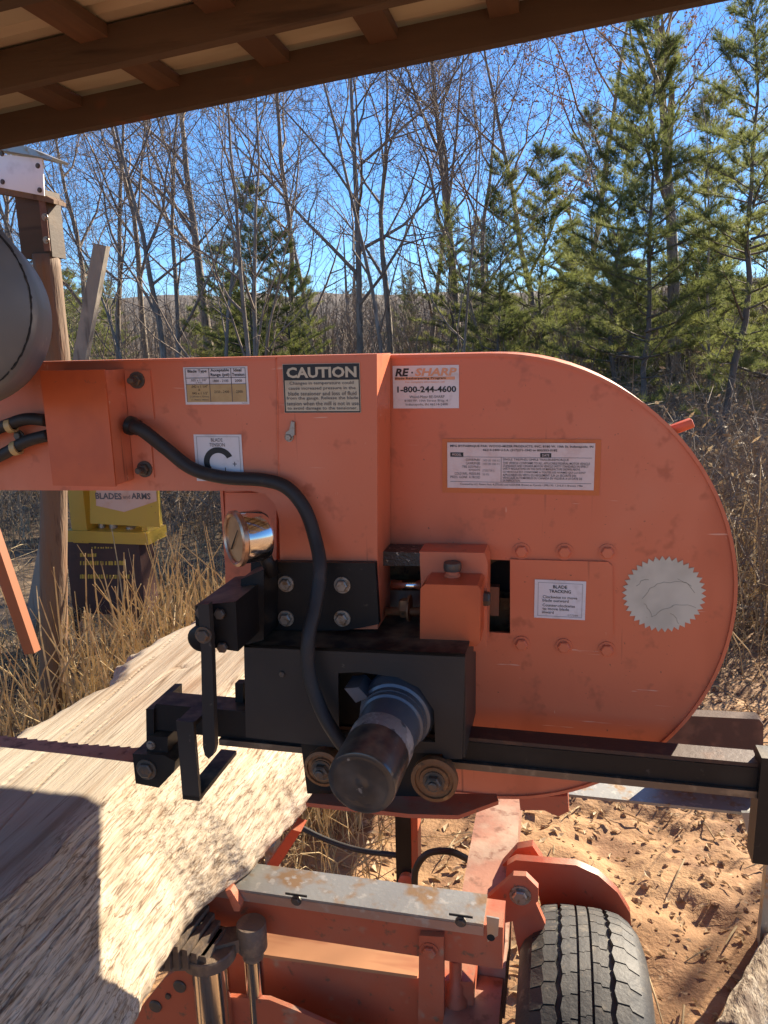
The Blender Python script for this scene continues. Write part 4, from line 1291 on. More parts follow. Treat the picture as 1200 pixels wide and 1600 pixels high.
    pp('side_leg', [(414, 1330), (428, 1322), (428, 1420), (414, 1420)], 1.36, 1.40, m_galv, bed, 0.002)
    pp('small_gusset', [(352, 1392), (360, 1390), (376, 1416), (374, 1424), (366, 1424)], yb0-0.02, yb0-0.006, m_orange, bed, 0.001)
    # pivot bracket and curved fender arm by the wheel
    yw = 1.10
    pb = pp('pivot_bracket', [(757, 1408), (802, 1368), (822, 1369), (841, 1388), (841, 1408), (806, 1438), (757, 1450)], yw, yw+0.012, m_orange_d, bed, 0.002)
    bolt('bolt', P(813, 1399, Y=yw-0.0005), (0, -1, 0), 0.013, m_bolt, pb, 0.009)
    pp('pivot_leg', [(800, 1436), (836, 1408), (852, 1444), (828, 1500), (812, 1500)], yw+0.016, yw+0.028, m_orange_d, bed, 0.002)
    pp('fender_arm', [(790, 1374), (792, 1352), (806, 1344), (900, 1352), (935, 1368), (965, 1395), (985, 1428), (990, 1500), (850, 1500), (850, 1440), (842, 1400)], 1.30, 1.318, m_orange_d, bed, 0.003)
    pp('fender_arm_rear', [(760, 1380), (808, 1326), (832, 1322), (848, 1346), (800, 1384)], 1.34, 1.36, m_orange_d, bed, 0.002)
    box('axle', cxw-0.30, cxw-0.02, 1.02, 1.08, 0.30, 0.36, m_black, bed, 0.004)
    # link plate lower left with pins
    yl = yb0-0.075
    lk = pp('link_plate', [(205, 1610), (222, 1572), (258, 1528), (300, 1500), (335, 1512), (335, 1700), (205, 1700)], yl, yl+0.01, m_orange_d, bed, 0.002)
    for px, py, r in ((281, 1541, .011), (243, 1572, .011), (263, 1556, .005)):
        lathe('pin', P(px, py, Y=yl-0.0006), (0, -1, 0), [(0, -0.001), (r, -0.001), (r, 0.0015), (r*0.85, 0.003), (0, 0.003)], m_bolt_dark, lk, 18)
m_galv_pink = mat('scuffed_cap_edge', (0.44, 0.27, 0.19), 0.5, 0.4, [(30, (0.48, 0.40, 0.32), 0.5, 0.68)], bump=(120, 0.2, 0.002))
mill_bed()

# ------------------------------------------------------------------ log clamp: grooved head on two chrome rods
def clamp():
    c = empty('log_clamp', P(340, 1600, Y=0.93), 'cast iron log clamp with ridged jaw on two chrome rods', 'log clamp')
    zc = P(330, 1490, Y=0.93).z
    top = P(330, 1470, Z=zc+0.01)
    yc = 0.94
    r1 = P(331, 1545, Y=yc); r2 = P(392, 1540, Y=yc+0.03)
    ct = P(322, 1490, Y=yc); cs = P(390, 1450, Y=yc+0.03)
    tilt = Vector((0.0, 0.0, 1))
    lathe('thick_rod', (ct.x+0.005, yc, 0.35), tilt, [(0, 0), (0.029, 0), (0.029, ct.z-0.352), (0, ct.z-0.352)], m_chrome, c, 32)
    lathe('thin_rod', (cs.x+0.003, yc+0.03, 0.35), tilt, [(0, 0), (0.0150, 0), (0.0150, cs.z-0.38), (0, cs.z-0.38)], m_chrome, c, 24)
    # sleeve over the thin rod and web between the two
    lathe('rod_sleeve', (cs.x+0.003, yc+0.03, cs.z-0.052), tilt, [(0, 0), (0.0165, 0), (0.0168, 0.014), (0.0235, 0.018), (0.0235, 0.060), (0.022, 0.062), (0, 0.062)], m_castiron, c, 28)
    zt = ct.z
    lathe('rod_plate', (ct.x+0.005, yc, zt-0.002), tilt, [(0, 0), (0.043, 0), (0.043, 0.018), (0.041, 0.020), (0, 0.020)], m_castiron, c, 32)
    prism('web', [(ct.x+0.015, yc-0.012, zt+0.002), (cs.x-0.004, yc+0.015, zt+0.002), (cs.x-0.004, yc+0.045, zt+0.002), (ct.x+0.01, yc+0.03, zt+0.002)], (0, 0, 0.022), m_castiron, c, 0.002)
    # ridged jaw: a wedge of parallel ribs leaning back to the log
    d = (s1-s0); d.z = 0; d.normalize()            # along the log
    nrm = Vector((d.y, -d.x, 0))                    # to the right of the log
    base = Vector((ct.x-0.012, yc-0.002, zt+0.018))
    j = empty2('ridged_jaw', c, base)
    for k in range(6):
        o_ = base + nrm*(0.0125*k-0.034) + Vector((0, 0, 0.046-0.0072*k))
        L2 = 0.056-0.0050*k
        q = [o_-d*L2-nrm*0.0046, o_-d*L2+nrm*0.0050, o_+d*L2+nrm*0.0050, o_+d*L2-nrm*0.0046]
        prism('jaw_rib', q, (0, 0, -(0.046-0.0072*k+0.010)), m_castiron, j, 0.0022)
    q = [base-d*0.050-nrm*0.036, base-d*0.028+nrm*0.030, base+d*0.026+nrm*0.030, base+d*0.050-nrm*0.036]
    prism('jaw_body', [v+Vector((0, 0, 0.010)) for v in q], (0, 0, -0.026), m_castiron, j, 0.002)
clamp()

# ------------------------------------------------------------------ trailer wheel
def wheel():
    cy = 1.05; rr = 0.335; cz = 0.335
    cx = cxw
    w = empty('trailer_wheel', (cx, cy, 0), 'black treaded trailer tyre beside the orange bunk end', 'wheel')
    n = 96
    prof = [(0.20, -0.068), (0.225, -0.090), (0.262, -0.102), (0.288, -0.101), (0.305, -0.094), (0.316, -0.084), (0.3215, -0.074), (0.3255, -0.050), (0.3265, -0.02), (0.3268, 0), (0.3265, 0.02), (0.3255, 0.050), (0.3215, 0.074), (0.316, 0.084), (0.305, 0.094), (0.288, 0.101), (0.262, 0.102), (0.225, 0.090), (0.20, 0.068)]
    ty = lathe('tyre', (cx, cy, cz), (1, 0, 0), prof, m_tyre, w, n)
    lathe('rim', (cx, cy, cz), (1, 0, 0), [(0, -0.02), (0.10, -0.03), (0.19, -0.045), (0.203, -0.072), (0.203, 0.072), (0.19, 0.045), (0.10, 0.03), (0, 0.02)], m_rimpaint, w, 48)
    # tread blocks in five ribs with stepped edges, each a child of the tyre
    def crown(u): return 0.3355-max(0, abs(u)-0.018)**2*2.6-max(0, abs(u)-0.062)**2*14
    def block(u0, u1, half, step, jag):
        lo = [(u0, -half), (u0+(u1-u0)*0.45, -half), (u0+(u1-u0)*0.55, -half+step), (u1, -half+step)]
        hi = [(u1, half+step), (u0+(u1-u0)*0.55, half+step), (u0+(u1-u0)*0.45, half), (u0, half)]
        midr = [(u1+jag, (step)*1.0)] if jag > 0 else []
        midl = [(u0+jag, 0.0)] if jag < 0 else []
        outline = lo+midr+hi+midl
        V = []
        for top in (0, 1):
            for (u, a) in outline:
                um = (u0+u1)/2; k = 0.95 if top else 1.0
                uu = um+(u-um)*k; aa = a*(0.985 if top else 1.0)
                r = crown(uu)-(0.0 if top else 0.016)
                V.append((uu, math.sin(aa)*r, math.cos(aa)*r))
        m_ = len(outline)
        bm = bmesh.new()
        vv = [bm.verts.new(v) for v in V]
        ft = bm.faces.new(vv[m_:]); 
        for i_ in range(m_):
            j_ = (i_+1) % m_
            bm.faces.new((vv[i_], vv[j_], vv[m_+j_], vv[m_+i_]))
        bmesh.ops.triangulate(bm, faces=[ft])
        bmesh.ops.recalc_face_normals(bm, faces=bm.faces[:])
        me = bpy.data.meshes.new('tread_block')
        bm.to_mesh(me); bm.free()
        me.materials.append(m_tyre)
        return me
    cnt = 58
    hf = math.pi/cnt
    ribs = ((-0.082, -0.044, hf*0.93, 0.022, 0.004, 0.0), (-0.034, -0.0115, hf*0.94, 0.016, -0.003, 0.4), (-0.0085, 0.0085, hf*0.975, 0.010, 0, 0.1), (0.0115, 0.034, hf*0.94, -0.016, 0.003, 0.6), (0.044, 0.082, hf*0.93, -0.022, -0.004, 0.3))
    for u0, u1, ang, st, jag, ph in ribs:
        me = block(u0, u1, ang, st, jag)
        for k in range(cnt):
            a = 2*math.pi*(k+ph)/cnt
            o = bpy.data.objects.new('tread_block', me)
            C.objects.link(o); o.parent = ty
            o.location = Vector((cx, cy, cz))-WL[ty.name]
            o.rotation_euler = (a, 0, 0)
m_rimpaint = mat('grey_rim', (0.30, 0.30, 0.29), 0.5, 0.3, [(20, (0.2, 0.14, 0.1), 0.5, 0.7)])
wheel()

# ================================================================== OTHER THINGS ROUND THE MILL
def steelwork():
    # rusty plate behind the guide bar end
    o = pp('rusty_plate', [(1085, 1119), (1186, 1124), (1193, 1132), (1192, 1240), (1030, 1240), (1030, 1119)], 2.05, 2.09, m_rust, None, 0.004)
    o.data.materials[0] = mat('dark_rusted_plate', (0.085, 0.045, 0.030), 0.75, 0.1, [(12, (0.15, 0.08, 0.05), 0.5, 0.68)], bump=(90, 0.3, 0.004))
    tag(o, 'dark rusty steel plate upright behind the guide bar end', 'plate')
    # grey steel ledge with a leg
    z = P(1000, 1255, Y=1.95).z
    lg = empty('steel_ledge', P(1060, 1300, Y=1.25), 'grey steel ledge on a thin leg right of the wheel housing', 'ledge')
    a = [P(880, 1240, Z=z), P(1210, 1274, Z=z), P(1210, 1222, Z=z), P(990, 1200, Z=z)]
    prism('ledge_top', a, (0, 0, -0.008), m_galv, lg, 0.001)
    pp('ledge_leg', [(1159, 1270), (1190, 1270), (1190, 1320), (1180, 1345)], 1.90, 1.91, m_galv, lg, 0.001)
    box('ledge_post', P(1203, 1300, Y=1.92).x, P(1216, 1300, Y=1.92).x, 1.92, 1.95, -0.05, z-0.009, m_galv, lg, 0.002)
    # loose bark slab on the ground, lower right
    V, F = [], []
    c0 = P(1165, 1590, Z=0.05); c1 = P(1235, 1450, Z=0.06)
    ax = (c1-c0); L = ax.length; ax.normalize(); sd = Vector((ax.y, -ax.x, 0))
    nu, nv = 28, 10
    for s_ in (0, 1):
        for i in range(nu):
            for j in range(nv):
                u = i/(nu-1)*1.5-0.2; v = j/(nv-1)*2-1
                wv = 0.046*(1+0.25*noise.noise(Vector((u*4, v > 0, 3))))
                p = c0+ax*L*u+sd*wv*v
                p.z += 0.028*(1-v*v)+0.012*noise.noise(Vector((u*9, v*5, 1)))-s_*0.014
                V.append(p)
    n1 = nu*nv
    for i in range(nu-1):
        for j in range(nv-1):
            a_ = i*nv+j
            F += [(a_, a_+1, a_+nv+1, a_+nv)[::-1], (n1+a_, n1+a_+1, n1+a_+nv+1, n1+a_+nv)]
    for i in range(nu-1):
        for j in (0, nv-1):
            a_ = i*nv+j; F.append((a_, a_+nv, n1+a_+nv, n1+a_))
    for j in range(nv-1):
        for i in (0, nu-1):
            a_ = i*nv+j; F.append((a_, a_+1, n1+a_+1, n1+a_))
    tag(raw('bark_slab', V, F, mat('grey_brown_bark', (0.33, 0.26, 0.18), 0.85, 0, [(18, (0.17, 0.12, 0.08), 0.48, 0.62, (1, 0.35, 1)), (60, (0.42, 0.35, 0.26), 0.5, 0.66, (1, 0.3, 1))], bump=(70, 0.9, 0.012, (1, 0.3, 1))), None, True), 'loose slab of grey bark lying on the dirt beside the tyre', 'bark slab')
    # black cable on the ground side of the log
    o = tube('cable', [P(430, 1270, Y=1.75), P(465, 1290, Y=1.72), P(510, 1312, Y=1.70), P(560, 1328, Y=1.68), P(618, 1336, Y=1.66), P(640, 1338, Y=1.66)], 0.007, m_rubber, None, 8, 8)
    tag(o, 'black cable sagging between the log and the turner post', 'cable')
    # slanted rust-orange bar at the left edge
    d0 = P(-30, 800, Y=1.9); d1 = P(46, 1022, Y=1.9)
    dd = (d1-d0).normalized()
    o = prism('slanted_bar', [d0-dd*0.5+Vector((-0.022, 0, 0)), d0-dd*0.5+Vector((0.022, 0, 0)), d1+Vector((0.018, 0, 0.004)), d1+Vector((-0.018, 0, -0.004))], (0, 0.03, 0), m_rustbar, None, 0.003)
    tag(o, 'slanted rust orange steel bar at the left edge above the log', 'bar')
steelwork()

def cabinet():
    Y = 3.60
    c = empty('blade_cabinet', P(185, 1100, Y=Y), 'yellow metal cabinet with open lid standing in the weeds', 'cabinet')
    def bx(name, x0, y0, x1, y1, ya, yb, m, bev=0.006):
        a = P(x0, (y0+y1)/2, Y=ya); b = P(x1, (y0+y1)/2, Y=ya)
        return box(name, a.x, b.x, ya, yb, P((x0+x1)/2, y1, Y=ya).z, P((x0+x1)/2, y0, Y=ya).z, m, c, bev)
    # open tray: back, floor, sides, top
    bx('back_panel', 108, 640, 232, 850, Y+0.20, Y+0.205, m_yellow_dark, 0.002)
    bx('side_panel', 103, 640, 127, 848, Y, Y+0.205, m_yellow, 0.006)
    bx('side_panel', 214, 640, 222, 848, Y+0.03, Y+0.199, m_yellow_dark, 0.002)
    bx('floor_panel', 103, 831, 231, 849, Y-0.012, Y+0.19, m_yellow, 0.012)
    bx('top_panel', 103, 640, 231, 655, Y-0.006, Y+0.21, m_yellow, 0.004)
    for x, w, h in ((160, 12, 20), (178, 14, 30), (205, 16, 12)):
        q = P(x, 830, Y=Y+0.08)
        lathe('stored_tin', q, (0, 0, 1), [(0, 0), (w*0.0016, 0), (w*0.0016, h*0.0022), (0, h*0.0022)], m_steel, c, 16)
    # lid hanging down in front, tilted
    yl = Y-0.09
    pts = [P(138, 690, Y=yl), P(243, 680, Y=yl), P(250, 824, Y=yl), P(141, 818, Y=yl)]
    lid = prism('lid', pts, (0, 0.006, 0), m_yellow, c, 0.003)
    V, F = [], []
    ds = [P(150, 700, Y=yl-0.0016), P(240, 694, Y=yl-0.0016), P(245, 783, Y=yl-0.0016), P(194, 800, Y=yl-0.0016), P(150, 790, Y=yl-0.0016)]
    raw('sign_shield', ds, [(0, 1, 2, 3, 4)], m_shield, lid)
    V, F = [], []
    a = P(149, 772, Y=yl); b = P(190, 772, Y=yl)
    def tx(s, x0, y0, x1, y1, bold=0.02):
        text_into(V, F, s, P(x0, y1, Y=yl).x, P(x1, y1, Y=yl).x, P((x0+x1)/2, y1, Y=yl).z, P((x0+x1)/2, y0, Y=yl).z, yl-0.003, bold)
    tx('BLADES', 150, 770, 191, 780, 0.03); tx('and', 193, 773, 204, 779, 0.0); tx('ARMS', 206, 770, 236, 780, 0.03)
    raw('printing', V, F, m_ink_grey, lid)
    # maroon lower case with yellow lettering lines
    bx('lower_case', 108, 849, 222, 960, Y+0.03, Y+0.18, m_maroon, 0.004)
    V, F = [], []
    yl2 = Y+0.028
    # rows of worn yellow print, too small to read
    rp = random.Random(3)
    for x0, y0, x1, y1 in ((143, 854, 178, 857), (125, 864, 148, 870), (125, 876, 196, 883), (125, 897, 200, 904)):
        x = x0
        while x < x1:
            w = rp.uniform(1.6, 3.4)
            q = [P(x, y1, Y=yl2), P(x+w, y1, Y=yl2), P(x+w, y0+rp.uniform(0, 1.5), Y=yl2), P(x, y0+rp.uniform(0, 1.5), Y=yl2)]
            b = len(V); V += q; F.append((b, b+1, b+2, b+3))
            x += w+rp.choice((0.6, 0.8, 1.0, 2.4))
    raw('printing', V, F, m_yellow_dark, c)
    zg = -0.03
    for x in (112, 205):
        q = P(x, 950, Y=Y+0.05)
        box('leg', q.x, q.x+0.03, Y+0.06, Y+0.09, zg, P(x, 955, Y=Y+.05).z, m_maroon, c, 0.002)
m_shield = mat('faded_pink_sign', (0.62, 0.40, 0.30), 0.55, 0, [(14, (0.58, 0.33, 0.22), 0.5, 0.7)])
cabinet()

# ================================================================== TREES
def bare_tree_meshes(seed, H, r0, fork=0.35, lean=0.0, leafy=0, spread=1.0, levels=4, nchild=(9, 7, 5, 3), wob0=0.06):
    rnd = random.Random(seed)
    TV, TF, BV, BF, LV, LF = [], [], [], [], [], []
    def grow(p, d, L, r, lev, ns):
        pts = [p.copy()]; rad = [r]
        dirs = [d.copy()]
        n = (9, 6, 5, 4, 3)[min(lev, 4)]
        for i in range(n):
            wob = (wob0, 0.15, 0.22, 0.28, 0.30)[min(lev, 4)]
            d = (d+Vector((rnd.gauss(0, wob), rnd.gauss(0, wob), rnd.gauss(0, wob*0.6)+(0.07 if lev else 0.03)))).normalized()
            p = p+d*(L/n)
            pts.append(p.copy()); dirs.append(d.copy())
            rad.append(r*(1-(0.88 if lev else 0.80)*(i+1)/n))
        rad = [max(x, 0.0035) for x in rad]
        tube_into(TV if lev == 0 else BV, TF if lev == 0 else BF, pts, rad, ns, lev == 0)
        if lev >= levels-1 and leafy:
            for q in pts[1:]:
                if rnd.random() < leafy:
                    for _ in range(2):
                        a = Vector((rnd.gauss(0, 1), rnd.gauss(0, 1), rnd.gauss(0, 1))).normalized()
                        b = a.orthogonal().normalized()
                        c = q+Vector((rnd.uniform(-.06, .06), rnd.uniform(-.06, .06), rnd.uniform(-.08, .02)))
                        k = len(LV); LV.extend([c-a*0.035, c+b*0.02, c+a*0.035, c-b*0.02]); LF.append((k, k+1, k+2, k+3))
        if lev < levels:
            nc = nchild[min(lev, len(nchild)-1)]
            for c in range(nc):
                t = (fork+(1-fork)*(c+rnd.random())/nc) if lev == 0 else (0.2+0.8*(c+rnd.random())/nc)
                f = t*n; i = min(int(f), n-1); u = f-i
                q = pts[i].lerp(pts[i+1], u)
                rr = rad[i]*(1-u)+rad[i+1]*u
                a = dirs[i]
                e = Vector((rnd.gauss(0, 1), rnd.gauss(0, 1), rnd.gauss(0, 0.5)))
                e = (e-a*e.dot(a)).normalized()
                ang = R(rnd.uniform(28, 60))*spread
                nd = (a*math.cos(ang)+e*math.sin(ang)).normalized()
                nl = L*rnd.uniform(0.38, 0.62)*(1-0.35*t if lev == 0 else 1-0.25*t)
                grow(q, nd, nl, max(rr*rnd.uniform(0.5, 0.76), 0.004), lev+1, (7, 5, 4, 3, 3)[min(lev+1, 4)])
    grow(Vector((0, 0, -0.15)), Vector((lean, 0, 1)).normalized(), H, r0, 0, 9)
    out = []
    for nm, V, F, m in (('trunk', TV, TF, m_bark), ('branches', BV, BF, m_twig_red if leafy else m_twig), ('leaves', LV, LF, m_redleaf)):
        if not F: continue
        me = bpy.data.meshes.new(nm); me.from_pydata(V, [], F)
        me.polygons.foreach_set('use_smooth', [True]*len(F)); me.materials.append(m); me.update()
        out.append((nm, me))
    return out

def pine_meshes(seed, H, r0, clear, yellow=False, wid=1.5):
    rnd = random.Random(seed)
    TV, TF, BV, BF, NV, NF = [], [], [], [], [], []
    pts = [Vector((0.05*rnd.gauss(0, 1)+0.12*math.sin(i*0.5+seed), 0.05*rnd.gauss(0, 1), -0.15+H*i/12)) for i in range(13)]
    tube_into(TV, TF, pts, [max(r0*(1-i/12.5), 0.006) for i in range(13)], 8)
    def tuft(q, d, s):
        _, u, v = frame_of(d)
        for k in range(20):
            a = 2*math.pi*k/20+rnd.random()
            sp = rnd.uniform(0.35, 1.1)
            nd = (d*math.cos(sp)+(u*math.cos(a)+v*math.sin(a))*math.sin(sp)).normalized()
            nd.z += 0.12
            w = nd.cross(Vector((rnd.gauss(0, 1), rnd.gauss(0, 1), rnd.gauss(0, 1)))).normalized()*0.0036*s
            l = rnd.uniform(0.08, 0.18)*s
            b = q-d*rnd.uniform(0, 0.05)
            i = len(NV); NV.extend([b-w, b+w, b+nd*l]); NF.append((i, i+1, i+2))
    z = clear*0.35
    while z < H-0.15:
        t = (z-clear)/(H-clear)
        nb = rnd.randint(4, 6)
        a0 = rnd.random()*6.28
        for b in range(nb):
            a = a0+2*math.pi*b/nb+rnd.gauss(0, 0.2)
            dead = z < clear
            L = wid*(1-max(t, 0))**0.7*rnd.choice((0.35, 0.7, 0.9, 1.0, 1.15))*rnd.uniform(0.8, 1.15)+0.12
            if dead: L = rnd.uniform(0.3, 0.9)
            el = rnd.uniform(0.0, 0.35)+0.5*max(t, 0)
            d = Vector((math.cos(a)*math.cos(el), math.sin(a)*math.cos(el), math.sin(el)))
            zz = z+rnd.uniform(-.16, .16); p = Vector((0.12*math.sin((zz+0.15)/H*6+seed), 0, zz))
            n = 6; pl = [p]
            for i in range(n):
                d = (d+Vector((rnd.gauss(0, .08), rnd.gauss(0, .08), rnd.gauss(0.03, .06)))).normalized()
                pl.append(pl[-1]+d*L/n)
            tube_into(BV, BF, pl, [max(0.018*(1-i/n)*(L/1.2), 0.0035) for i in range(n+1)], 4, False)
            if dead and rnd.random() < 0.8: continue
            m_ = int(8+L*13)
            for k in range(m_):
                u = 0.22+0.78*(k+rnd.random())/m_
                f = u*n; i = min(int(f), n-1)
                q = pl[i].lerp(pl[i+1], f-i)
                side = Vector((-d.y, d.x, 0)).normalized()*rnd.choice((-1, 1))*rnd.uniform(0.2, 1.5)
                sd = (d+side+Vector((0, 0, rnd.uniform(-0.1, 0.45)))).normalized()
                ll = rnd.uniform(0.04, 0.42)*(1.2-u*0.65)
                tip = q+sd*ll
                if ll > 0.12: tube_into(BV, BF, [q, tip], [0.004, 0.002], 3, False)
                tuft(tip, sd, 1.0)
                if ll > 0.14: tuft(q+sd*ll*0.6, sd, 0.9)
                if ll > 0.26: tuft(q+sd*ll*0.3+Vector((rnd.gauss(0, .03), rnd.gauss(0, .03), 0)), sd, 0.8)
        z += rnd.uniform(0.28, 0.46)
    tuft(pts[-1], Vector((0, 0, 1)), 1.2)
    out = []
    for nm, V, F, m in (('trunk', TV, TF, m_pinebark), ('branches', BV, BF, m_pinebark), ('needles', NV, NF, m_needle_b if yellow else m_needle)):
        me = bpy.data.meshes.new(nm); me.from_pydata(V, [], F); me.materials.append(m); me.update()
        if nm != 'needles': me.polygons.foreach_set('use_smooth', [True]*len(F))
        out.append((nm, me))
    return out

def plant_tree(name, meshes, loc, rz, sc, label, cat, group, tilt=(0, 0)):
    e = bpy.data.objects.new(name, None); e.empty_display_size = 0.3
    C.objects.link(e)
    e.location = (loc[0], loc[1], ground_h(loc[0], loc[1]))
    e.rotation_euler = (tilt[0], tilt[1], rz)
    e.scale = (sc, sc, sc)
    tag(e, label, cat, group)
    for nm, me in meshes:
        o = bpy.data.objects.new(nm, me); C.objects.link(o); o.parent = e
    return e

def at(px, Y):
    """ground point below photo column px at depth Y"""
    q = P(px, 560, Y=Y)
    return (q.x, q.y)

BT = [bare_tree_meshes(11, 9.5, 0.095, 0.30, 0.00),
      bare_tree_meshes(23, 8.5, 0.075, 0.22, 0.03, spread=0.9),
      bare_tree_meshes(37, 10.5, 0.115, 0.38, -0.02, spread=0.85),
      bare_tree_meshes(41, 7.0, 0.055, 0.15, 0.05, spread=0.85),
      bare_tree_meshes(59, 8.5, 0.085, 0.35, 0.0, leafy=0.42),
      bare_tree_meshes(97, 10.5, 0.105, 0.25, 0.0, spread=1.15, nchild=(14, 6, 5, 3), wob0=0.010),
      bare_tree_meshes(63, 10.5, 0.170, 0.40, 0.0, wob0=0.025)]
THIN = [bare_tree_meshes(71, 6.5, 0.034, 0.25, 0.02, levels=3, nchild=(10, 6, 4)), bare_tree_meshes(83, 5.0, 0.026, 0.15, -0.03, levels=3, nchild=(10, 6, 4))]
PT = [pine_meshes(5, 7.5, 0.062, 1.6), pine_meshes(6, 6.0, 0.050, 1.1, True), pine_meshes(8, 8.5, 0.075, 2.4, False, 1.7), pine_meshes(9, 6.5, 0.055, 0.9, True, 1.8)]

GB = 'bare trees behind the sawmill'
GP = 'pines behind the sawmill'
def fit(H, px, Y, ytop):
    """scale that puts the top of a tree of height H at photo row ytop"""
    x, y = at(px, Y)
    return (P(px, ytop, Y=y).z-ground_h(x, y))/H
for px, Y, k, rz, ytop, lab, tl in (
    (562, 15.0, 5, 0.4, -60, 'tall straight bare tree with the palest trunk, above the column', (0, 0)),
    (262, 13.0, 0, 1.1, 60, 'bare tree of the close clump left of the young pine', (0, 0.02)),
    (278, 13.6, 1, 2.6, 20, 'bare tree standing hard against its twin left of the young pine', (0, -0.02)),
    (176, 15.0, 0, 3.9, 70, 'forked bare tree right of the leaning grey plank', (0, 0)),
    (380, 9.0, 3, 0.2, 60, 'dark slender bare tree in front of the young pine', (0, -0.03)),
    (402, 9.3, 3, 2.2, 40, 'dark bare tree leaning right in front of the young pine', (0, 0.10)),
    (92, 12.0, 1, 5.0, 120, 'thin dark bare tree right beside the log post', (0, 0)),
    (862, 19.0, 4, 1.2, -20, 'bare tree with reddish clinging leaves behind the small pines', (0, -0.10)),
    (895, 21.0, 4, 4.0, -40, 'large reddish twiggy tree behind the pines right of centre', (0, 0.03)),
    (1058, 15.0, 6, 2.0, -150, 'thick leaning bare trunk between the tall pines at right', (0, 0.07)),
    (660, 19.0, 1, 0.7, 60, 'bare tree leaning left, right of the tall straight trunk', (0, -0.05)),
    (505, 20.0, 1, 3.3, 80, 'slender bare tree left of the tall straight trunk', (0, 0.03)),
    (130, 18.0, 0, 2.7, 90, 'bare tree between the log post and the forked tree', (0, -0.02)),
    (228, 19.0, 2, 1.9, 50, 'straight far tree just left of the close clump', (0, 0.01)),
    (335, 17.0, 6, 0.8, 40, 'stout bare tree between the close clump and the young pine', (0, -0.03)),
    (452, 18.0, 0, 3.0, 30, 'bare tree rising behind the right side of the young pine', (0, 0.04)),
    (612, 17.0, 2, 5.1, 20, 'bare tree close to the right of the tall straight trunk', (0, 0.02)),
    (716, 18.0, 6, 2.2, 30, 'stout bare tree behind the lowest young pine', (0, 0.03)),
    (20, 17.0, 0, 4.4, 60, 'bare tree behind the log post at the left edge', (0, 0.05)),
    (765, 22.0, 0, 5.5, 60, 'bare tree rising behind the small dark pines', (0, 0)),
    ):
    x, y = at(px, Y)
    plant_tree('bare_tree', BT[k], (x, y), rz, fit((9.5, 8.5, 10.5, 7.0, 8.5, 10.5, 10.5)[k], px, Y, ytop), lab, 'tree', GB, tl)
for px, Y, k, rz, ytop, lab in (
    (400, 14.5, 3, 0.3, 285, 'bright young pine behind the dark slender bare trees'),
    (352, 15.5, 3, 2.4, 380, 'shorter pine hugging the left side of the bright young pine'),
    (452, 15.0, 3, 4.1, 360, 'shorter pine at the right side of the bright young pine'),
    (1003, 10.5, 0, 1.0, -10, 'pine with a thin dark stem above the right of the housing'),
    (1150, 10.0, 2, 2.3, -90, 'tallest pine at the right edge with a clear dark stem'),
    (962, 13.5, 0, 3.0, 130, 'slim pine just left of the dark stemmed pine'),
    (782, 14.0, 0, 4.4, 250, 'small dark pine in the middle of the right half'),
    (845, 16.0, 3, 5.2, 230, 'dark pine between the small pine and the reddish tree'),
    (705, 17.0, 1, 0.9, 330, 'lowest young pine right of the tall straight trunk'),
    (1215, 14.0, 3, 1.4, 60, 'pine cut off by the right edge of the picture'),
    (1085, 17.0, 3, 0.2, 140, 'bushy pine behind the thick leaning trunk'),
    (915, 20.0, 2, 3.6, 170, 'far pine in front of the reddish twiggy tree'),
    (150, 24.0, 1, 2.0, 420, 'distant low pine behind the leaning grey plank'),
    (640, 24.0, 1, 5.0, 430, 'distant low pine right of the tall straight trunk'),
    ):
    x, y = at(px, Y)
    plant_tree('pine_tree', PT[k], (x, y), rz, fit((7.5, 6.0, 8.5, 6.5)[k], px, Y, ytop), lab, 'pine tree', GP)
random.seed(31)
# the green thicket low down: young pines that nothing tells apart
for i in range(26):
    px = random.choice((random.uniform(650, 1230), random.uniform(680, 1230), random.uniform(300, 480), random.uniform(90, 200))); Y = random.uniform(15, 27)
    x, y = at(px, Y); k = random.choice((0, 1, 3, 3))
    plant_tree('young_pine', PT[k], (x, y), random.uniform(0, 6.28), fit((7.5, 6.0, 8.5, 6.5)[k], px, Y, random.uniform(330, 470) if px > 640 else random.uniform(420, 490)),
               'low young pine in the thicket behind the taller trees', 'pine tree', 'young pines of the thicket')
random.seed(77)
# thin saplings scattered through the wood: nothing tells these apart
for i in range(30):
    px = random.uniform(-40, 1260); Y = random.uniform(11, 26)
    x, y = at(px, Y)
    plant_tree('sapling', THIN[i % 2], (x, y), random.uniform(0, 6.28), random.uniform(0.6, 1.15),
               'thin leafless sapling among the trees behind the sawmill', 'sapling', 'leafless saplings', (random.gauss(0, .06), random.gauss(0, .06)))
# one tree outside the frame whose twigs shade the yard on the right
plant_tree('bare_tree', BT[1], (4.7, 7.4), 0.5, 0.60, 'bare tree to the right of the yard', 'tree', GB)
plant_tree('bare_tree', BT[3], (3.3, 6.1), 2.5, 0.55, 'small bare tree to the right of the yard', 'tree', GB)

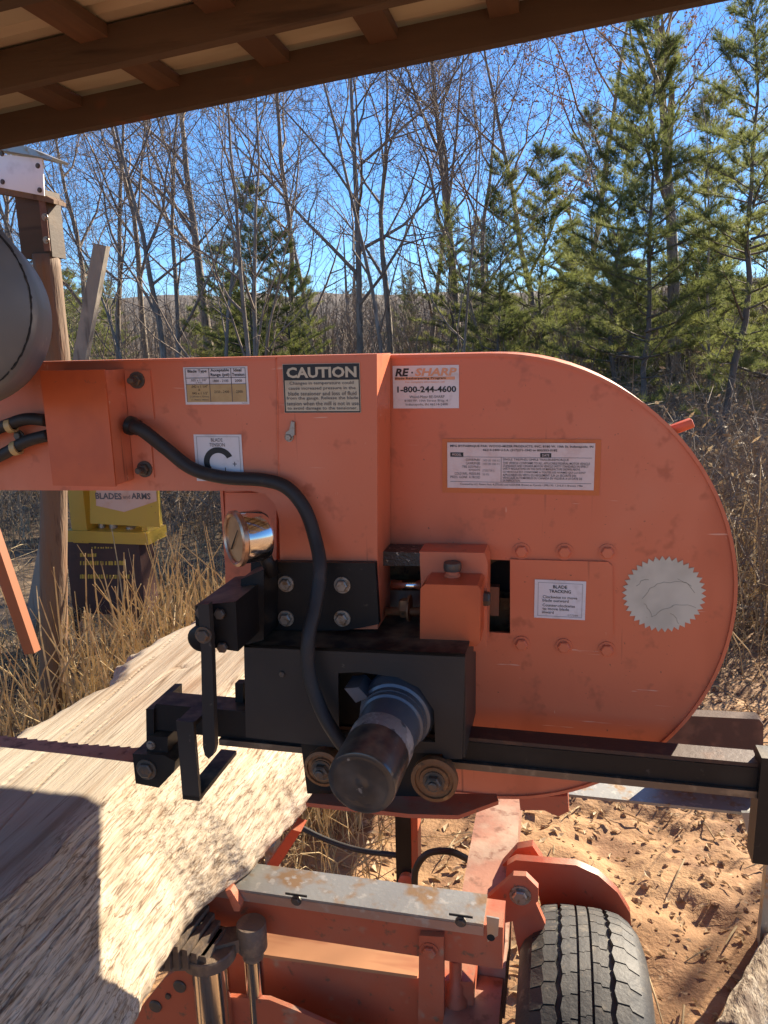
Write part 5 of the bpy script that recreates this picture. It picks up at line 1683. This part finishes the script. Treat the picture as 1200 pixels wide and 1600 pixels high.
# ------------------------------------------------------------------ far wood: one mass of stems
def far_wood():
    rnd = random.Random(4)
    V, F = [], []
    for i in range(330):
        Y = rnd.uniform(32, 110)
        px = rnd.uniform(-250, 1450)
        x, y = at(px, Y)
        h = rnd.uniform(3.5, 7.5); r = rnd.uniform(0.05, 0.12)
        p = Vector((x, y, ground_h(x, y)-0.3)); d = Vector((rnd.gauss(0, .06), rnd.gauss(0, .06), 1)).normalized()
        pts = [p+d*h*t+Vector((rnd.gauss(0, .05), 0, 0)) for t in (0, .3, .6, 1)]
        tube_into(V, F, pts, [r, r*.75, r*.5, r*.1], 4, False)
        for b in range(26):
            t = rnd.uniform(0.25, 0.98)
            q = p+d*h*t
            e = Vector((rnd.gauss(0, 1), rnd.gauss(0, 1), rnd.uniform(0.4, 1.6))).normalized()
            L = rnd.uniform(0.6, 2.2)*(1.15-t)
            m_ = q+e*L*0.5; e2 = (e+Vector((rnd.gauss(0, .3), rnd.gauss(0, .3), .25))).normalized()
            tube_into(V, F, [q, m_, m_+e2*L*.5], [r*.32*(1.1-t)+.008, .012, .006], 3, False)
            for s in range(3):
                f = (e+Vector((rnd.gauss(0, .7), rnd.gauss(0, .7), rnd.gauss(.2, .4)))).normalized()
                tube_into(V, F, [m_, m_+f*L*rnd.uniform(.3, .6)], [.009, .005], 3, False)
    o = raw('far_wood', V, F, m_twig, None, False)
    tag(o, 'grey brown mass of leafless far trees behind the yard', 'wood', kind='stuff')
far_wood()

# ------------------------------------------------------------------ brambles, dead grass, litter
def brush():
    rnd = random.Random(8)
    V, F = [], []; LV, LF = [], []
    for i in range(8000):
        Y = 4.2+rnd.random()**1.4*13
        px = rnd.uniform(-150, 1350)
        x, y = at(px, Y)
        if Y < 6.5 and x > 0.6 and rnd.random() < 0.5: continue
        if Y < 5.4 and x < 0.2: continue
        h = rnd.uniform(0.35, 1.35)*(0.8+0.03*Y)
        p = Vector((x, y, ground_h(x, y, False)-0.03))
        a = rnd.random()*6.28; b = rnd.uniform(0.1, 0.9)
        k = Vector((math.cos(a)*b, math.sin(a)*b, 0))
        pts = [p+k*h*t*t+Vector((0, 0, h*(t-0.35*b*t*t)))+Vector((rnd.gauss(0, .02), rnd.gauss(0, .02), 0)) for t in (0, .33, .66, 1)]
        r = rnd.uniform(0.003, 0.007)
        tube_into(V, F, pts, [r, r*.8, r*.6, r*.3], 3, False)
        for s in range(4):
            q = pts[rnd.choice((1, 2, 2, 3))]
            e = Vector((rnd.gauss(0, 1), rnd.gauss(0, 1), rnd.gauss(.5, .6))).normalized()*rnd.uniform(.1, .4)
            tube_into(V, F, [q, q+e], [r*.5, .0015], 3, False)
            if rnd.random() < .8:
                c = q+e*rnd.random(); aa = Vector((rnd.gauss(0, 1), rnd.gauss(0, 1), rnd.gauss(0, 1))).normalized(); bb = aa.orthogonal().normalized()
                s_ = rnd.uniform(.014, .034); n0 = len(LV)
                LV.extend([c-aa*s_, c+bb*s_*.5, c+aa*s_, c-bb*s_*.5]); LF.append((n0, n0+1, n0+2, n0+3))
    for i in range(6500):
        Y = 14+rnd.random()**1.2*34
        x, y = at(rnd.uniform(-200, 1400), Y)
        h = rnd.uniform(0.9, 3.4)*(0.6+Y/50)
        p = Vector((x, y, ground_h(x, y, False)-0.05))
        d = Vector((rnd.gauss(0, .25), rnd.gauss(0, .25), 1)).normalized()
        r = rnd.uniform(.006, .016)
        tube_into(V, F, [p, p+d*h*.6, p+d*h+Vector((rnd.gauss(0, .15), 0, 0))], [r, r*.7, r*.2], 3, False)
        for s in range(5):
            q = p+d*h*rnd.uniform(.2, .95)
            e = Vector((rnd.gauss(0, 1), rnd.gauss(0, 1), rnd.gauss(.9, .4))).normalized()*rnd.uniform(.2, .8)
            tube_into(V, F, [q, q+e], [r*.5, r*.15], 3, False)
    tag(raw('brush', V, F, m_brush), 'tangle of leafless brambles at the edge of the wood', 'brush', kind='stuff')
    tag(raw('bramble_leaves', LV, LF, m_dryleaf), 'dead brown leaves hanging in the brambles', 'leaves', kind='stuff')
brush()

def grass():
    rnd = random.Random(12)
    V, F = [], []
    def stalk(x, y, h, r, bend):
        p = Vector((x, y, ground_h(x, y)-0.02)); a = rnd.random()*6.28
        k = Vector((math.cos(a), math.sin(a), 0))*bend
        pts = [p+k*h*t*t+Vector((rnd.gauss(0, .006), rnd.gauss(0, .006), h*(t-.3*bend*t*t))) for t in (0, .25, .5, .75, 1)]
        tube_into(V, F, pts, [r, r*.95, r*.85, r*.7, r*.4], 4, False)
        return pts
    # tall pale stalks behind the log on the left
    for i in range(760):
        x = rnd.uniform(-2.1, -0.62); y = rnd.uniform(2.1, 3.45)
        pts = stalk(x, y, rnd.uniform(0.25, 0.92), rnd.uniform(0.0026, 0.0060), abs(rnd.gauss(0, .28)))
        if rnd.random() < .5:
            e = Vector((rnd.gauss(0, .5), rnd.gauss(0, .5), 1)).normalized()*rnd.uniform(.08, .2)
            tube_into(V, F, [pts[2], pts[2]+e], [.0022, .001], 3, False)
    # shorter tangle
    for i in range(5200):
        x = rnd.uniform(-3.0, -0.5); y = rnd.uniform(1.75, 4.8)
        stalk(x, y, rnd.uniform(0.08, 0.42), rnd.uniform(0.0010, 0.0026), abs(rnd.gauss(0, .7)))
    # right-hand weeds beyond the housing
    for i in range(1500):
        x = rnd.uniform(0.5, 3.6); y = rnd.uniform(3.6, 6.5)
        stalk(x, y, rnd.uniform(0.08, 0.55), rnd.uniform(0.0012, 0.0035), abs(rnd.gauss(0, .6)))
    for i in range(60):
        x = rnd.uniform(0.7, 2.2); y = rnd.uniform(2.9, 4.6)
        stalk(x, y, rnd.uniform(0.4, 1.0), rnd.uniform(0.002, 0.005), abs(rnd.gauss(0, .45)))
    for i in range(5000):
        Y = rnd.uniform(4, 14); x, y = at(rnd.uniform(-200, 1400), Y)
        stalk(x, y, rnd.uniform(0.1, 0.5), rnd.uniform(0.0015, 0.004), abs(rnd.gauss(0, .7)))
    tag(raw('dry_grass', V, F, m_drygrass), 'pale dead grass stalks round the edge of the yard', 'grass', kind='stuff')
grass()

def litter():
    rnd = random.Random(21)
    V, F = [], []
    # clods and pebbles of clay
    base = [Vector(v).normalized() for v in ((1, 0, .2), (-.6, .8, .1), (-.5, -.9, 0), (.2, .3, 1), (.1, -.2, -1), (.6, .8, -.3), (.7, -.7, .3), (-.9, 0, .5))]
    bm = bmesh.new(); bmesh.ops.create_icosphere(bm, subdivisions=1, radius=1)
    iv = [v.co.copy() for v in bm.verts]; ifc = [tuple(v.index for v in f.verts) for f in bm.faces]; bm.free()
    for i in range(2600):
        x = rnd.gauss(0.9, 1.1); y = rnd.uniform(1.0, 4.6)
        s = 0.003+0.018*rnd.random()**4.5
        b = len(V); z = ground_h(x, y)
        sq = (rnd.uniform(.7, 1.3), rnd.uniform(.7, 1.3), rnd.uniform(.45, .9))
        for v in iv:
            k = s*(1+.35*noise.noise(v*1.7+Vector((i*3.1, 0, 0))))
            V.append((x+v.x*k*sq[0], y+v.y*k*sq[1], z+s*.02+v.z*k*sq[2]))
        F += [tuple(b+j for j in f) for f in ifc]
    tag(raw('clay_clods', V, F, m_ground), 'clods and pebbles of orange clay scattered over the yard', 'clods', kind='stuff')
    V, F = [], []
    for i in range(8000):
        if rnd.random() < .62: x = rnd.gauss(0.8, 1.2); y = rnd.uniform(1.0, 4.5)
        else: x = rnd.uniform(-4, 5); y = rnd.uniform(2.2, 9)
        z = ground_h(x, y)+0.005
        s = rnd.uniform(.005, .018) if x > 0 and y < 4 else rnd.uniform(.010, .03); a = rnd.random()*6.28
        t = Vector((math.cos(a), math.sin(a), rnd.gauss(0, .10))); u = Vector((-math.sin(a), math.cos(a), rnd.gauss(0, .18)))
        c = Vector((x, y, z)); w = rnd.uniform(.25, .6)
        b = len(V)
        V.extend([c-t*s, c+u*s*w+Vector((0, 0, .004)), c+t*s, c-u*s*w+Vector((0, 0, .003)), c+Vector((0, 0, -.003))])
        F += [(b, b+1, b+4), (b+1, b+2, b+4), (b+2, b+3, b+4), (b+3, b, b+4)]
    tag(raw('leaf_litter', V, F, m_chips), 'dead leaves and wood chips on the dirt', 'leaves', kind='stuff')
    # twigs lying about
    V, F = [], []
    for i in range(420):
        x = rnd.gauss(1.0, 1.2); y = rnd.uniform(1.2, 5)
        a = rnd.random()*6.28; L = rnd.uniform(.03, .18)
        p = Vector((x, y, ground_h(x, y)+.012)); e = Vector((math.cos(a), math.sin(a), rnd.gauss(0, .12)))*L
        tube_into(V, F, [p-e*.5, p+Vector((0, 0, .004)), p+e*.5], [.003, .003, .0015], 4, False)
    tag(raw('twigs', V, F, m_drygrass), 'short pale twigs scattered on the clay', 'twigs', kind='stuff')
litter()
